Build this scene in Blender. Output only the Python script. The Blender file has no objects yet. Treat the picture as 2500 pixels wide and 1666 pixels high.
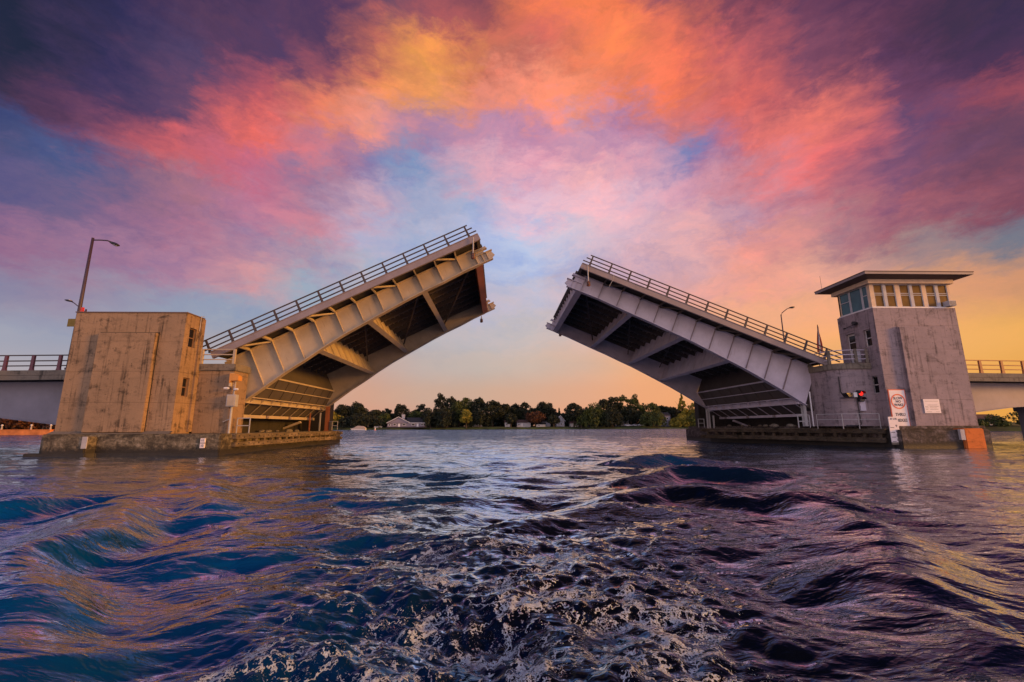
import bpy, math, random
import numpy as np
from mathutils import Vector, Matrix
random.seed(7); rng = np.random.default_rng(11)
S = bpy.context.scene
COL = S.collection
R = math.radians

# ------------------------------------------------------------------ camera
def setup_camera():
    cd = bpy.data.cameras.new('camera'); c = bpy.data.objects.new('camera', cd); COL.objects.link(c)
    P, YAW, ROLL, H = R(10.97), R(1.7), R(0.2), 1.55
    fw = Vector((math.sin(YAW)*math.cos(P), math.cos(YAW)*math.cos(P), math.sin(P)))
    rt = Vector((math.cos(YAW), -math.sin(YAW), 0)); up = rt.cross(fw)
    r2 = rt*math.cos(ROLL) - up*math.sin(ROLL); u2 = up*math.cos(ROLL) + rt*math.sin(ROLL)
    m = Matrix((r2, u2, -fw)).transposed().to_4x4(); m.translation = (0, 0, H)
    c.matrix_world = m
    cd.sensor_width = 36; cd.lens = 1078/2500*36; cd.clip_start = 0.05; cd.clip_end = 20000
    S.camera = c
setup_camera()
S.view_settings.view_transform = 'Standard'; S.view_settings.look = 'None'
S.view_settings.exposure = 0.0; S.view_settings.gamma = 1.0; S.view_settings.use_curve_mapping = False
S.render.resolution_x, S.render.resolution_y = 1024, 682

SUN_AZ = 108.0     # degrees clockwise from +Y (the view): low on the right, slightly behind the camera
SUN_EL = 9.0

def lin(c):
    c = c/255.0
    return c/12.92 if c <= 0.04045 else ((c+0.055)/1.055)**2.4
def rgb(r, g, b): return (lin(r), lin(g), lin(b), 1.0)

class NT:
    """small helper to write node trees as expressions"""
    def __init__(s, nt): s.nt = nt; s.n = nt.nodes; s.l = nt.links
    def node(s, t, **kw):
        n = s.n.new(t)
        for k, v in kw.items(): setattr(n, k, v)
        return n
    def put(s, sock, v):
        if isinstance(v, bpy.types.NodeSocket): s.l.new(v, sock)
        elif v is not None: sock.default_value = v
    def math(s, op, a, b=None, c=None, clamp=False):
        n = s.node('ShaderNodeMath', operation=op, use_clamp=clamp)
        for i, v in enumerate((a, b, c)):
            if v is not None: s.put(n.inputs[i], v)
        return n.outputs[0]
    def vmath(s, op, a, b=None, scale=None):
        n = s.node('ShaderNodeVectorMath', operation=op)
        s.put(n.inputs[0], a)
        if b is not None: s.put(n.inputs[1], b)
        if scale is not None: s.put(n.inputs['Scale'], scale)
        return n.outputs['Value'] if op in ('LENGTH', 'DOT_PRODUCT') else n.outputs[0]
    def mix(s, f, a, b, blend='MIX', clamp=True):
        n = s.node('ShaderNodeMix', data_type='RGBA', blend_type=blend)
        n.clamp_factor = clamp
        s.put(n.inputs[0], f); s.put(n.inputs[6], a); s.put(n.inputs[7], b)
        return n.outputs[2]
    def mixf(s, f, a, b):
        n = s.node('ShaderNodeMix', data_type='FLOAT')
        s.put(n.inputs[0], f); s.put(n.inputs[2], a); s.put(n.inputs[3], b)
        return n.outputs[0]
    def rng(s, v, a, b, c=0.0, d=1.0, smooth=False):
        n = s.node('ShaderNodeMapRange', interpolation_type='SMOOTHSTEP' if smooth else 'LINEAR')
        n.clamp = True
        s.put(n.inputs[0], v)
        for i, x in enumerate((a, b, c, d)): s.put(n.inputs[i+1], x)
        return n.outputs[0]
    def noise(s, vec, scale, detail=6, rough=0.55, dist=0.0, lac=2.0, dim='3D', w=None, out=0):
        n = s.node('ShaderNodeTexNoise', noise_dimensions=dim)
        s.put(n.inputs['Vector'], vec)
        if w is not None: s.put(n.inputs['W'], w)
        n.inputs['Scale'].default_value = scale; n.inputs['Detail'].default_value = detail
        n.inputs['Roughness'].default_value = rough; n.inputs['Distortion'].default_value = dist
        n.inputs['Lacunarity'].default_value = lac
        return n.outputs[out]
    def ramp(s, f, stops, interp='LINEAR'):
        n = s.node('ShaderNodeValToRGB'); cr = n.color_ramp; cr.interpolation = interp
        while len(cr.elements) > 1: cr.elements.remove(cr.elements[-1])
        cr.elements[0].position = stops[0][0]; cr.elements[0].color = stops[0][1]
        for p, c in stops[1:]:
            e = cr.elements.new(p); e.color = c
        s.put(n.inputs[0], f)
        return n.outputs[0]
    def mapping(s, v, scale=(1, 1, 1), loc=(0, 0, 0), rot=(0, 0, 0)):
        n = s.node('ShaderNodeMapping'); s.put(n.inputs[0], v)
        n.inputs['Scale'].default_value = scale; n.inputs['Location'].default_value = loc
        n.inputs['Rotation'].default_value = rot
        return n.outputs[0]
    def bump(s, h, strength=0.3, dist=0.02, normal=None):
        n = s.node('ShaderNodeBump'); n.inputs['Strength'].default_value = strength
        n.inputs['Distance'].default_value = dist; s.put(n.inputs['Height'], h)
        if normal is not None: s.put(n.inputs['Normal'], normal)
        return n.outputs[0]

# ------------------------------------------------------------------ sky: clouded sunset, laid out by azimuth and elevation
SKY_AZ = (-52, -45, -38, -31, -24, -17, -10, -3, 4, 11, 18, 25, 32, 39, 46, 52)
SKY_ROWS = {  # elevation in degrees: one sRGB colour per azimuth
 0: '180 165 170,180 165 170,185 162 160,200 158 148,212 152 130,215 148 122,208 150 125,212 150 124,222 152 116,230 152 110,236 152 98,238 154 90,240 158 80,240 160 68,236 160 52,225 150 40',
 4: '175 165 172,175 165 172,178 165 168,190 162 155,205 158 138,208 155 130,200 162 142,202 164 142,212 164 136,224 162 126,236 160 108,238 160 100,240 162 90,240 165 78,238 165 62,230 155 45',
 8: '160 160 175,150 152 172,155 158 175,170 160 165,185 162 155,198 160 148,190 172 166,192 176 168,202 178 164,214 174 150,236 168 115,238 165 108,240 166 100,240 166 92,240 168 80,235 165 65',
 12: '122 128 158,150 130 155,145 150 172,150 158 178,155 160 180,175 165 175,182 176 182,186 180 186,196 184 184,208 180 172,232 170 145,235 165 130,238 165 120,238 162 115,220 150 100,205 140 95',
 16: '150 95 130,150 105 138,168 118 148,202 142 150,150 165 185,160 168 190,170 172 195,178 178 202,190 186 206,205 176 182,220 166 166,228 160 150,232 152 132,235 160 135,170 130 125,115 115 130',
 20: '80 75 125,105 88 130,162 105 136,165 125 155,175 145 165,160 170 195,165 176 206,172 182 214,184 194 224,192 178 200,212 168 180,226 166 166,232 146 135,185 125 130,165 90 105,130 65 85',
 24: '50 58 108,70 80 130,160 104 124,185 115 145,195 125 145,175 170 200,160 172 204,178 184 218,178 194 228,202 188 208,216 176 192,226 165 170,196 146 166,200 105 115,125 75 110,108 62 88',
 28: '52 36 66,112 60 92,200 84 92,190 95 125,150 115 150,200 160 180,150 160 196,162 174 208,226 186 206,232 182 197,216 176 196,212 152 174,200 125 140,228 100 100,100 65 105,150 64 82',
 32: '25 28 55,70 48 88,100 65 100,236 95 82,190 115 135,140 120 165,125 146 188,212 162 182,226 166 186,240 172 177,216 156 176,122 125 178,232 105 100,242 110 92,110 60 95,70 42 78',
 36: '22 24 50,45 38 80,80 60 100,170 75 90,228 120 82,228 140 122,165 125 162,185 136 168,190 132 167,202 146 172,186 130 167,205 112 116,228 95 82,135 70 95,95 50 80,60 40 70',
 40: '20 22 45,40 35 80,85 54 86,80 55 95,150 75 90,244 140 70,240 148 72,228 130 106,242 135 102,242 135 96,232 115 75,244 110 64,190 85 90,110 60 90,80 45 80,35 30 65',
 44: '18 26 60,28 32 72,45 38 80,82 54 90,88 56 90,190 95 82,240 148 56,205 105 76,192 95 84,224 110 76,250 125 56,215 100 72,130 65 85,95 50 80,82 45 78,30 28 60',
 48: '20 25 60,25 30 70,35 30 75,60 45 85,80 50 90,105 70 95,165 80 85,150 75 80,226 110 62,238 115 54,236 110 56,110 65 95,95 55 90,75 45 80,50 35 70,28 26 55',
 56: '28 60 120,28 58 118,34 52 110,40 48 105,45 45 100,50 42 95,70 48 90,80 50 88,90 55 85,90 55 82,80 50 82,65 45 80,50 38 72,42 34 68,32 30 62,26 26 56',
 66: '16 95 190,16 92 186,18 85 172,22 75 150,28 62 125,32 52 104,36 44 88,38 42 80,40 40 76,40 38 72,38 36 70,36 34 68,32 32 64,30 30 62,28 28 60,26 26 56',
 90: '24 45 90,24 45 90,24 45 90,24 42 84,24 38 76,24 34 68,24 32 62,24 30 60,24 28 58,24 28 58,24 28 58,24 28 58,24 28 58,24 28 58,24 28 58,24 28 58',
}
SKY = {a: [(e, tuple(int(n) for n in r.split(',')[i].split())) for e, r in SKY_ROWS.items()] for i, a in enumerate(SKY_AZ)}
def build_world():
    w = bpy.data.worlds.new('World'); S.world = w; w.use_nodes = True
    nt = w.node_tree; nt.nodes.clear(); g = NT(nt)
    D = g.node('ShaderNodeTexCoord').outputs['Generated']
    # domain warp so that the cloud edges curl
    w1 = g.vmath('SUBTRACT', g.noise(D, 2.6, 3, 0.5, out=1), (0.5, 0.5, 0.5))
    w2 = g.vmath('SUBTRACT', g.noise(g.mapping(D, scale=(1, 1, 1.5), rot=(0, R(12), 0)), 5.5, 9, 0.62, 0.2, out=1), (0.5, 0.5, 0.5))
    w3 = g.vmath('SUBTRACT', g.noise(g.mapping(D, scale=(1, 1, 2.6), rot=(0.2, R(-20), 0)), 22.0, 8, 0.68, 0.4, out=1), (0.5, 0.5, 0.5))
    Dw = g.vmath('ADD', D, g.vmath('ADD', g.vmath('ADD', g.vmath('SCALE', w1, scale=0.05), g.vmath('SCALE', w2, scale=0.19)), g.vmath('SCALE', w3, scale=0.10)))
    # calm the warp close to the horizon
    sep0 = g.node('ShaderNodeSeparateXYZ'); g.put(sep0.inputs[0], D)
    calm = g.rng(sep0.outputs[2], 0.10, 0.34, 0.12, 1.0, True)
    mx = g.node('ShaderNodeMix', data_type='VECTOR'); g.put(mx.inputs[0], calm); g.put(mx.inputs[4], D); g.put(mx.inputs[5], Dw)
    dn = g.vmath('NORMALIZE', mx.outputs[1])
    sp = g.node('ShaderNodeSeparateXYZ'); g.put(sp.inputs[0], dn)
    x, y, z = sp.outputs
    az = g.math('MULTIPLY', g.math('ARCTAN2', x, y), 180/math.pi)
    el = g.math('MULTIPLY', g.math('ARCSINE', g.math('MAXIMUM', g.math('MINIMUM', z, 1.0), -1.0)), 2/math.pi)
    elc = g.math('MAXIMUM', el, 0.0)
    keys = sorted(SKY)
    cols = [g.ramp(elc, [(e/90, rgb(*c)) for e, c in SKY[k]], 'EASE') for k in keys]
    out = cols[0]
    for i in range(1, len(keys)):
        f = g.rng(az, float(keys[i-1]), float(keys[i]), 0, 1)
        out = g.mix(f, out, cols[i])
    # cloud filaments: stretched, swirled noise warms and cools the local colour
    st = g.mapping(D, scale=(3.2, 3.2, 9.0), rot=(0.0, R(14), 0.0))
    fil = g.noise(g.vmath('ADD', st, g.vmath('SCALE', w2, scale=1.2)), 1.5, 10, 0.60, 0.35)
    st2 = g.mapping(D, scale=(7.0, 7.0, 13.0), rot=(0.0, R(-35), 0.3))
    fil2 = g.noise(g.vmath('ADD', st2, g.vmath('SCALE', w2, scale=2.4)), 2.1, 9, 0.66, 0.6)
    f = g.math('ADD', g.math('MULTIPLY', g.math('SUBTRACT', fil, 0.5), 2.8), g.math('MULTIPLY', g.math('SUBTRACT', fil2, 0.5), 1.4))
    f = g.math('MULTIPLY', f, g.rng(z, 0.06, 0.36, 0.06, 1.0, True))
    warm = g.mix(1.0, out, (1.45, 1.12, 0.95, 1), 'MULTIPLY')
    cool = g.mix(1.0, out, (0.55, 0.70, 0.98, 1), 'MULTIPLY')
    out = g.mix(g.math('MULTIPLY', f, 1.0, clamp=True), out, warm)
    out = g.mix(g.math('MULTIPLY', f, -1.0, clamp=True), out, cool)
    hs = g.node('ShaderNodeHueSaturation'); hs.inputs['Saturation'].default_value = 0.95; g.put(hs.inputs['Color'], out); out = hs.outputs[0]
    # the half of the sky behind the boat: open, pale evening sky
    back = g.ramp(elc, [(0, rgb(238, 190, 165)), (0.12, rgb(222, 192, 190)), (0.35, rgb(190, 185, 208)), (0.6, rgb(110, 125, 175)), (0.75, rgb(45, 60, 110)), (1.0, rgb(24, 30, 60))], 'EASE')
    out = g.mix(g.rng(y, 0.10, -0.35, 0, 1, True), out, back)
    boost = g.rng(y, 0.05, -0.4, 1.0, BACK, True)
    out = g.vmath('SCALE', out, scale=boost)
    bg = g.node('ShaderNodeBackground'); g.put(bg.inputs[0], out); bg.inputs[1].default_value = 1.0
    sky = g.node('ShaderNodeTexSky', sky_type='NISHITA'); sky.sun_disc = False
    sky.sun_elevation = R(SUN_EL); sky.sun_rotation = R(SUN_AZ)
    bg2 = g.node('ShaderNodeBackground'); g.put(bg2.inputs[0], sky.outputs[0]); bg2.inputs[1].default_value = 0.006
    ad = g.node('ShaderNodeAddShader'); g.put(ad.inputs[0], bg.outputs[0]); g.put(ad.inputs[1], bg2.outputs[0])
    o = g.node('ShaderNodeOutputWorld'); g.put(o.inputs[0], ad.outputs[0])
    w.cycles.sampling_method = 'MANUAL'; w.cycles.sample_map_resolution = 1024
BACK = 1.5
build_world()

def build_sun():
    l = bpy.data.lights.new('sun', 'SUN'); l.energy = 3.6; l.color = (1.0, 0.42, 0.05); l.angle = R(12.0)
    o = bpy.data.objects.new('sun', l); COL.objects.link(o)
    d = Vector((math.sin(R(SUN_AZ))*math.cos(R(SUN_EL)), math.cos(R(SUN_AZ))*math.cos(R(SUN_EL)), math.sin(R(SUN_EL))))
    o.rotation_euler = d.to_track_quat('Z', 'Y').to_euler(); o.location = (60, -30, 30)
build_sun()

# ------------------------------------------------------------------ materials
MATS = {}
def newmat(name):
    m = bpy.data.materials.new(name); m.use_nodes = True; nt = m.node_tree
    b = nt.nodes['Principled BSDF']; return m, NT(nt), b
def plain(name, col, rough=0.6, metal=0.0, spec=None, var=0.12, scale=3.0, bump=0.0):
    m, g, b = newmat(name)
    P = g.node('ShaderNodeTexCoord').outputs['Object']
    n = g.noise(P, scale, 5, 0.6)
    c = g.mix(g.rng(n, 0.3, 0.7), tuple(v*(1-var) for v in col[:3])+(1,), tuple(min(1, v*(1+var)) for v in col[:3])+(1,))
    g.put(b.inputs['Base Color'], c); b.inputs['Roughness'].default_value = rough; b.inputs['Metallic'].default_value = metal
    if bump: g.put(b.inputs['Normal'], g.bump(g.noise(P, scale*12, 4, 0.6), bump, 0.01))
    MATS[name] = m; return m
def concrete(name, col, dark=0.45, stain=0.5, lift=False):
    m, g, b = newmat(name)
    P = g.node('ShaderNodeTexCoord').outputs['Object']
    big = g.noise(P, 0.45, 6, 0.62, 0.4)
    mid = g.noise(g.mapping(P, scale=(1, 1, 2.2)), 1.7, 8, 0.7, 0.2)
    streak = g.noise(g.mapping(P, scale=(4.2, 4.2, 0.22)), 1.2, 6, 0.65)
    fine = g.noise(P, 38, 4, 0.7)
    c0 = col; c1 = tuple(v*dark for v in col[:3])+(1,); c2 = (min(1, col[0]*1.22), min(1, col[1]*1.2), min(1, col[2]*1.18), 1)
    c = g.mix(g.rng(big, 0.36, 0.66, smooth=True), c0, c2)
    c = g.mix(g.math('MULTIPLY', g.rng(mid, 0.48, 0.72, smooth=True), 0.7), c, tuple(v*0.66 for v in col[:3])+(1,))
    st = g.math('MULTIPLY', g.rng(streak, 0.52, 0.74, smooth=True), g.rng(big, 0.3, 0.55))
    c = g.mix(g.math('MULTIPLY', st, stain), c, c1)
    blot = g.noise(g.mapping(P, scale=(1.0, 1.0, 1.5)), 0.95, 9, 0.74, 0.5)
    sp9 = g.node('ShaderNodeSeparateXYZ'); g.put(sp9.inputs[0], P)
    bl = g.rng(g.math('ADD', blot, g.math('MULTIPLY', g.math('SUBTRACT', streak, 0.5), 0.5)), 0.50, 0.70, smooth=True)
    c = g.mix(g.math('MULTIPLY', bl, min(1.0, stain*1.0)), c, tuple(v*0.24 for v in col[:3])+(1,))
    # form lines of the pours, every 1.2 m
    sp = g.node('ShaderNodeSeparateXYZ'); g.put(sp.inputs[0], P)
    hx = g.math('SUBTRACT', g.math('FRACT', g.math('DIVIDE', sp.outputs[0], 1.22)), 0.5); hz = g.math('SUBTRACT', g.math('FRACT', g.math('DIVIDE', sp.outputs[2], 0.915)), 0.5)
    hole = g.math('LESS_THAN', g.math('ADD', g.math('POWER', g.math('MULTIPLY', hx, 1.22), 2.0), g.math('POWER', g.math('MULTIPLY', hz, 0.915), 2.0)), 0.0011)
    c = g.mix(g.math('MULTIPLY', hole, 0.6), c, c1)
    fr = g.math('FRACT', g.math('DIVIDE', g.math('ADD', sp.outputs[2], 0.02), 1.83))
    line = g.math('LESS_THAN', fr, 0.014)
    c = g.mix(g.math('MULTIPLY', line, 0.45), c, c1)
    c = g.mix(g.math('MULTIPLY', g.rng(fine, 0.35, 0.65), 0.22), c, c1)
    g.put(b.inputs['Base Color'], c); b.inputs['Roughness'].default_value = 0.92
    h = g.math('ADD', g.math('MULTIPLY', fine, 0.5), g.math('ADD', g.math('MULTIPLY', mid, 1.5), g.math('MULTIPLY', line, -1.0)))
    g.put(b.inputs['Normal'], g.bump(h, 0.5, 0.02))
    MATS[name] = m; return m
def steel(name, col, rust=0.25, rustcol=(0.16, 0.06, 0.025, 1), rough=0.5):
    m, g, b = newmat(name)
    P = g.node('ShaderNodeTexCoord').outputs['Object']
    a = g.noise(P, 0.8, 6, 0.6); s = g.noise(g.mapping(P, scale=(6, 6, 0.6)), 1.2, 6, 0.7); f = g.noise(P, 25, 4, 0.7)
    c = g.mix(g.rng(a, 0.3, 0.7), tuple(v*0.82 for v in col[:3])+(1,), tuple(min(1, v*1.12) for v in col[:3])+(1,))
    c = g.mix(g.math('MULTIPLY', g.rng(s, 0.58, 0.8, smooth=True), rust), c, rustcol)
    c = g.mix(g.math('MULTIPLY', g.rng(f, 0.5, 0.8), 0.18), c, tuple(v*0.4 for v in col[:3])+(1,))
    g.put(b.inputs['Base Color'], c); b.inputs['Roughness'].default_value = rough
    g.put(b.inputs['Normal'], g.bump(a, 0.12, 0.03))
    MATS[name] = m; return m
concrete('tower_concrete', (0.31, 0.205, 0.120, 1), 0.12, 1.0)
concrete('tower_concrete_grey', (0.30, 0.24, 0.25, 1), 0.28, 0.8)
concrete('base_concrete', (0.17, 0.145, 0.11, 1), 0.22, 0.9)
def mk_wet(name, k):
    m, g, b = newmat(name)
    tc = g.node('ShaderNodeTexCoord'); P = tc.outputs['Object']
    geo = g.node('ShaderNodeNewGeometry').outputs['Position']
    sp = g.node('ShaderNodeSeparateXYZ'); g.put(sp.inputs[0], geo)
    a = g.noise(g.mapping(P, scale=(1, 1, 1.6)), 1.3, 8, 0.72, 0.5); d = g.noise(P, 5.5, 7, 0.75, 0.4); st = g.noise(g.mapping(P, scale=(5, 5, 0.5)), 1.4, 6, 0.7)
    v = g.math('ADD', g.math('MULTIPLY', a, 0.6), g.math('MULTIPLY', d, 0.4))
    c = g.ramp(v, [(0.38, (0.022, 0.018, 0.013, 1)), (0.47, (0.075*k[0], 0.06*k[1], 0.038*k[2], 1)), (0.55, (0.19*k[0], 0.155*k[1], 0.10*k[2], 1)), (0.64, (0.38*k[0], 0.32*k[1], 0.24*k[2], 1))])
    c = g.mix(g.rng(st, 0.5, 0.7, 0, 0.6), c, (0.05, 0.04, 0.02, 1))
    zz = g.math('ADD', sp.outputs[2], g.math('MULTIPLY', g.math('SUBTRACT', d, 0.5), 0.5))
    c = g.mix(g.rng(zz, 0.28, 0.55, 0.92, 0.0), c, (0.018, 0.015, 0.010, 1))
    g.put(b.inputs['Base Color'], c); g.put(b.inputs['Roughness'], g.rng(zz, 0.1, 0.4, 0.6, 0.9))
    g.put(b.inputs['Normal'], g.bump(v, 0.8, 0.08))
    MATS[name] = m
mk_wet('river_stained_concrete', (1, 1, 1)); mk_wet('river_stained_concrete_grey', (0.62, 0.60, 0.85))
concrete('dark_shade_concrete', (0.035, 0.030, 0.026, 1), 0.3, 0.9)  # dark base colour carries the shade of pits, overhangs and panel edges
concrete('cap_concrete', (0.20, 0.17, 0.13, 1), 0.3, 0.8)
concrete('sun_tint_concrete', (0.62, 0.17, 0.035, 1), 0.35, 0.6)  # orange of the low sunlight put into the concrete colour
steel('girder_paint', (0.48, 0.39, 0.27, 1), 0.85)
steel('girder_paint_grey', (0.55, 0.50, 0.57, 1), 0.6)
steel('span_paint', (0.27, 0.23, 0.25, 1), 0.3)
steel('blue_grey_paint', (0.20, 0.20, 0.25, 1), 0.12)
steel('fascia_paint', (0.26, 0.21, 0.21, 1), 0.35)
steel('rail_steel', (0.060, 0.045, 0.042, 1), 0.4, rough=0.65)
steel('rail_steel_maroon', (0.14, 0.035, 0.06, 1), 0.3)
steel('deck_steel', (0.085, 0.07, 0.06, 1), 0.5, rough=0.8)  # undersides kept dark in their colour, in place of shade
steel('rusty_steel', (0.34, 0.12, 0.05, 1), 0.5)
steel('galvanised', (0.42, 0.41, 0.40, 1), 0.1)
plain('pale_concrete', (0.42, 0.40, 0.40, 1), 0.8)
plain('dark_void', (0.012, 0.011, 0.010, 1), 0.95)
plain('glass_dark', (0.012, 0.012, 0.015, 1), 0.06, var=0.05)
plain('glass_amber', (0.15, 0.08, 0.022, 1), 0.55, var=0.35, scale=1.2)
MATS['glass_amber'].node_tree.nodes['Principled BSDF'].inputs['Specular IOR Level'].default_value = 0.15
plain('glass_teal', (0.04, 0.11, 0.13, 1), 0.08, var=0.3, scale=0.8)
plain('brown_frame', (0.20, 0.11, 0.06, 1), 0.6)
plain('window_frame', (0.62, 0.58, 0.56, 1), 0.5)
plain('cab_wall', (0.66, 0.50, 0.36, 1), 0.7)
plain('roof_edge', (0.15, 0.10, 0.085, 1), 0.8)
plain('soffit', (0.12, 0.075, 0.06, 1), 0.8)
plain('white_paint', (0.74, 0.72, 0.70, 1), 0.5, var=0.06)
plain('sign_white', (0.78, 0.70, 0.68, 1), 0.45, var=0.05)
plain('sign_orange', (0.75, 0.14, 0.06, 1), 0.5, var=0.08)
plain('ink', (0.03, 0.026, 0.03, 1), 0.6)
plain('black_metal', (0.018, 0.017, 0.02, 1), 0.45)
plain('lamp_metal', (0.05, 0.03, 0.045, 1), 0.5)
plain('yellow_sheet', (0.26, 0.16, 0.01, 1), 0.6)
plain('hood_orange', (0.62, 0.27, 0.05, 1), 0.6)
plain('red_plastic', (0.55, 0.03, 0.03, 1), 0.4)
plain('red_brown', (0.25, 0.09, 0.05, 1), 0.5)
plain('flag_red', (0.42, 0.03, 0.03, 1), 0.8)
plain('flag_white', (0.70, 0.66, 0.62, 1), 0.8)
plain('flag_blue', (0.03, 0.04, 0.14, 1), 0.8)
plain('canvas', (0.40, 0.34, 0.30, 1), 0.9)
plain('siding', (0.24, 0.21, 0.25, 1), 0.8)
plain('siding_white', (0.45, 0.45, 0.48, 1), 0.7)
plain('roof_dark', (0.035, 0.032, 0.036, 1), 0.9)
plain('roof_brown', (0.12, 0.06, 0.045, 1), 0.9)
plain('bark', (0.06, 0.045, 0.03, 1), 0.95)
plain('car_white', (0.65, 0.65, 0.68, 1), 0.3, var=0.03)
plain('car_silver', (0.35, 0.37, 0.42, 1), 0.3, var=0.03)
plain('rubber', (0.02, 0.02, 0.02, 1), 0.9)
plain('seawall_orange', (0.60, 0.20, 0.05, 1), 0.85, var=0.3, scale=0.7)

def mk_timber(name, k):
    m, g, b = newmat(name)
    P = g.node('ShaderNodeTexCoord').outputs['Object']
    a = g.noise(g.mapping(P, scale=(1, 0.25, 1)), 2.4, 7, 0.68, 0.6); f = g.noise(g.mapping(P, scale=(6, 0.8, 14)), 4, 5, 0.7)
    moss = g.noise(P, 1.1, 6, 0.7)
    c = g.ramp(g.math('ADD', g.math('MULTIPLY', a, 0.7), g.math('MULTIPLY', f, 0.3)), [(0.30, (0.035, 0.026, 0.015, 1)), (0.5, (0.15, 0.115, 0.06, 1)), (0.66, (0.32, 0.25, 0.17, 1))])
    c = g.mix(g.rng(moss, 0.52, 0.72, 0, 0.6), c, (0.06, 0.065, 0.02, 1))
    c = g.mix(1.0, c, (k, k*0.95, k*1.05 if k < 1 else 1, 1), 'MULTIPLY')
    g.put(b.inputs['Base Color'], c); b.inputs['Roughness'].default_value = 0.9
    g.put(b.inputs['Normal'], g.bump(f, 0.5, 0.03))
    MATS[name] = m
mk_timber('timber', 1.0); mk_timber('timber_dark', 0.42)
def mk_emit(name, col, s):
    m, g, b = newmat(name)
    b.inputs['Base Color'].default_value = col; b.inputs['Emission Color'].default_value = col; b.inputs['Emission Strength'].default_value = s
    MATS[name] = m
mk_emit('red_lens', (1.0, 0.02, 0.01, 1), 1.2)
def mk_deck_under():
    # open steel grating seen from beneath
    m, g, b = newmat('grating')
    P = g.node('ShaderNodeTexCoord').outputs['Object']
    n = g.noise(g.mapping(P, scale=(0.5, 3.5, 1)), 2.0, 9, 0.8, 0.8); d = g.noise(P, 14, 6, 0.8)
    c = g.ramp(g.math('ADD', g.math('MULTIPLY', n, 0.6), g.math('MULTIPLY', d, 0.4)), [(0.40, (0.015, 0.013, 0.012, 1)), (0.48, (0.09, 0.078, 0.07, 1)), (0.57, (0.45, 0.39, 0.36, 1))])
    g.put(b.inputs['Base Color'], c); b.inputs['Roughness'].default_value = 0.85
    g.put(b.inputs['Normal'], g.bump(d, 0.8, 0.05))
    MATS['grating'] = m
mk_deck_under()
def mk_foliage(name, dark, mid, light):
    m, g, b = newmat(name)
    P = g.node('ShaderNodeTexCoord').outputs['Object']
    n = g.noise(P, 0.32, 4, 0.6); f = g.noise(P, 3.0, 3, 0.7)
    v = g.math('ADD', g.math('MULTIPLY', n, 0.65), g.math('MULTIPLY', f, 0.35))
    c = g.ramp(v, [(0.36, dark+(1,)), (0.5, mid+(1,)), (0.64, light+(1,))])
    g.put(b.inputs['Base Color'], c); b.inputs['Roughness'].default_value = 0.75
    MATS[name] = m
mk_foliage('leaf_dark', (0.006, 0.010, 0.005), (0.012, 0.020, 0.008), (0.035, 0.045, 0.012))
mk_foliage('leaf_green', (0.012, 0.022, 0.006), (0.045, 0.065, 0.012), (0.14, 0.16, 0.022))
mk_foliage('leaf_yellow', (0.06, 0.075, 0.01), (0.22, 0.20, 0.02), (0.50, 0.36, 0.04))
mk_foliage('leaf_red', (0.03, 0.012, 0.006), (0.08, 0.028, 0.010), (0.19, 0.065, 0.018))
def mk_grass():
    m, g, b = newmat('grass')
    P = g.node('ShaderNodeTexCoord').outputs['Object']
    n = g.noise(P, 0.15, 6, 0.7)
    g.put(b.inputs['Base Color'], g.ramp(n, [(0.35, (0.012, 0.02, 0.006, 1)), (0.6, (0.06, 0.09, 0.015, 1))]))
    b.inputs['Roughness'].default_value = 0.95
    MATS['grass'] = m
mk_grass()

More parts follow.
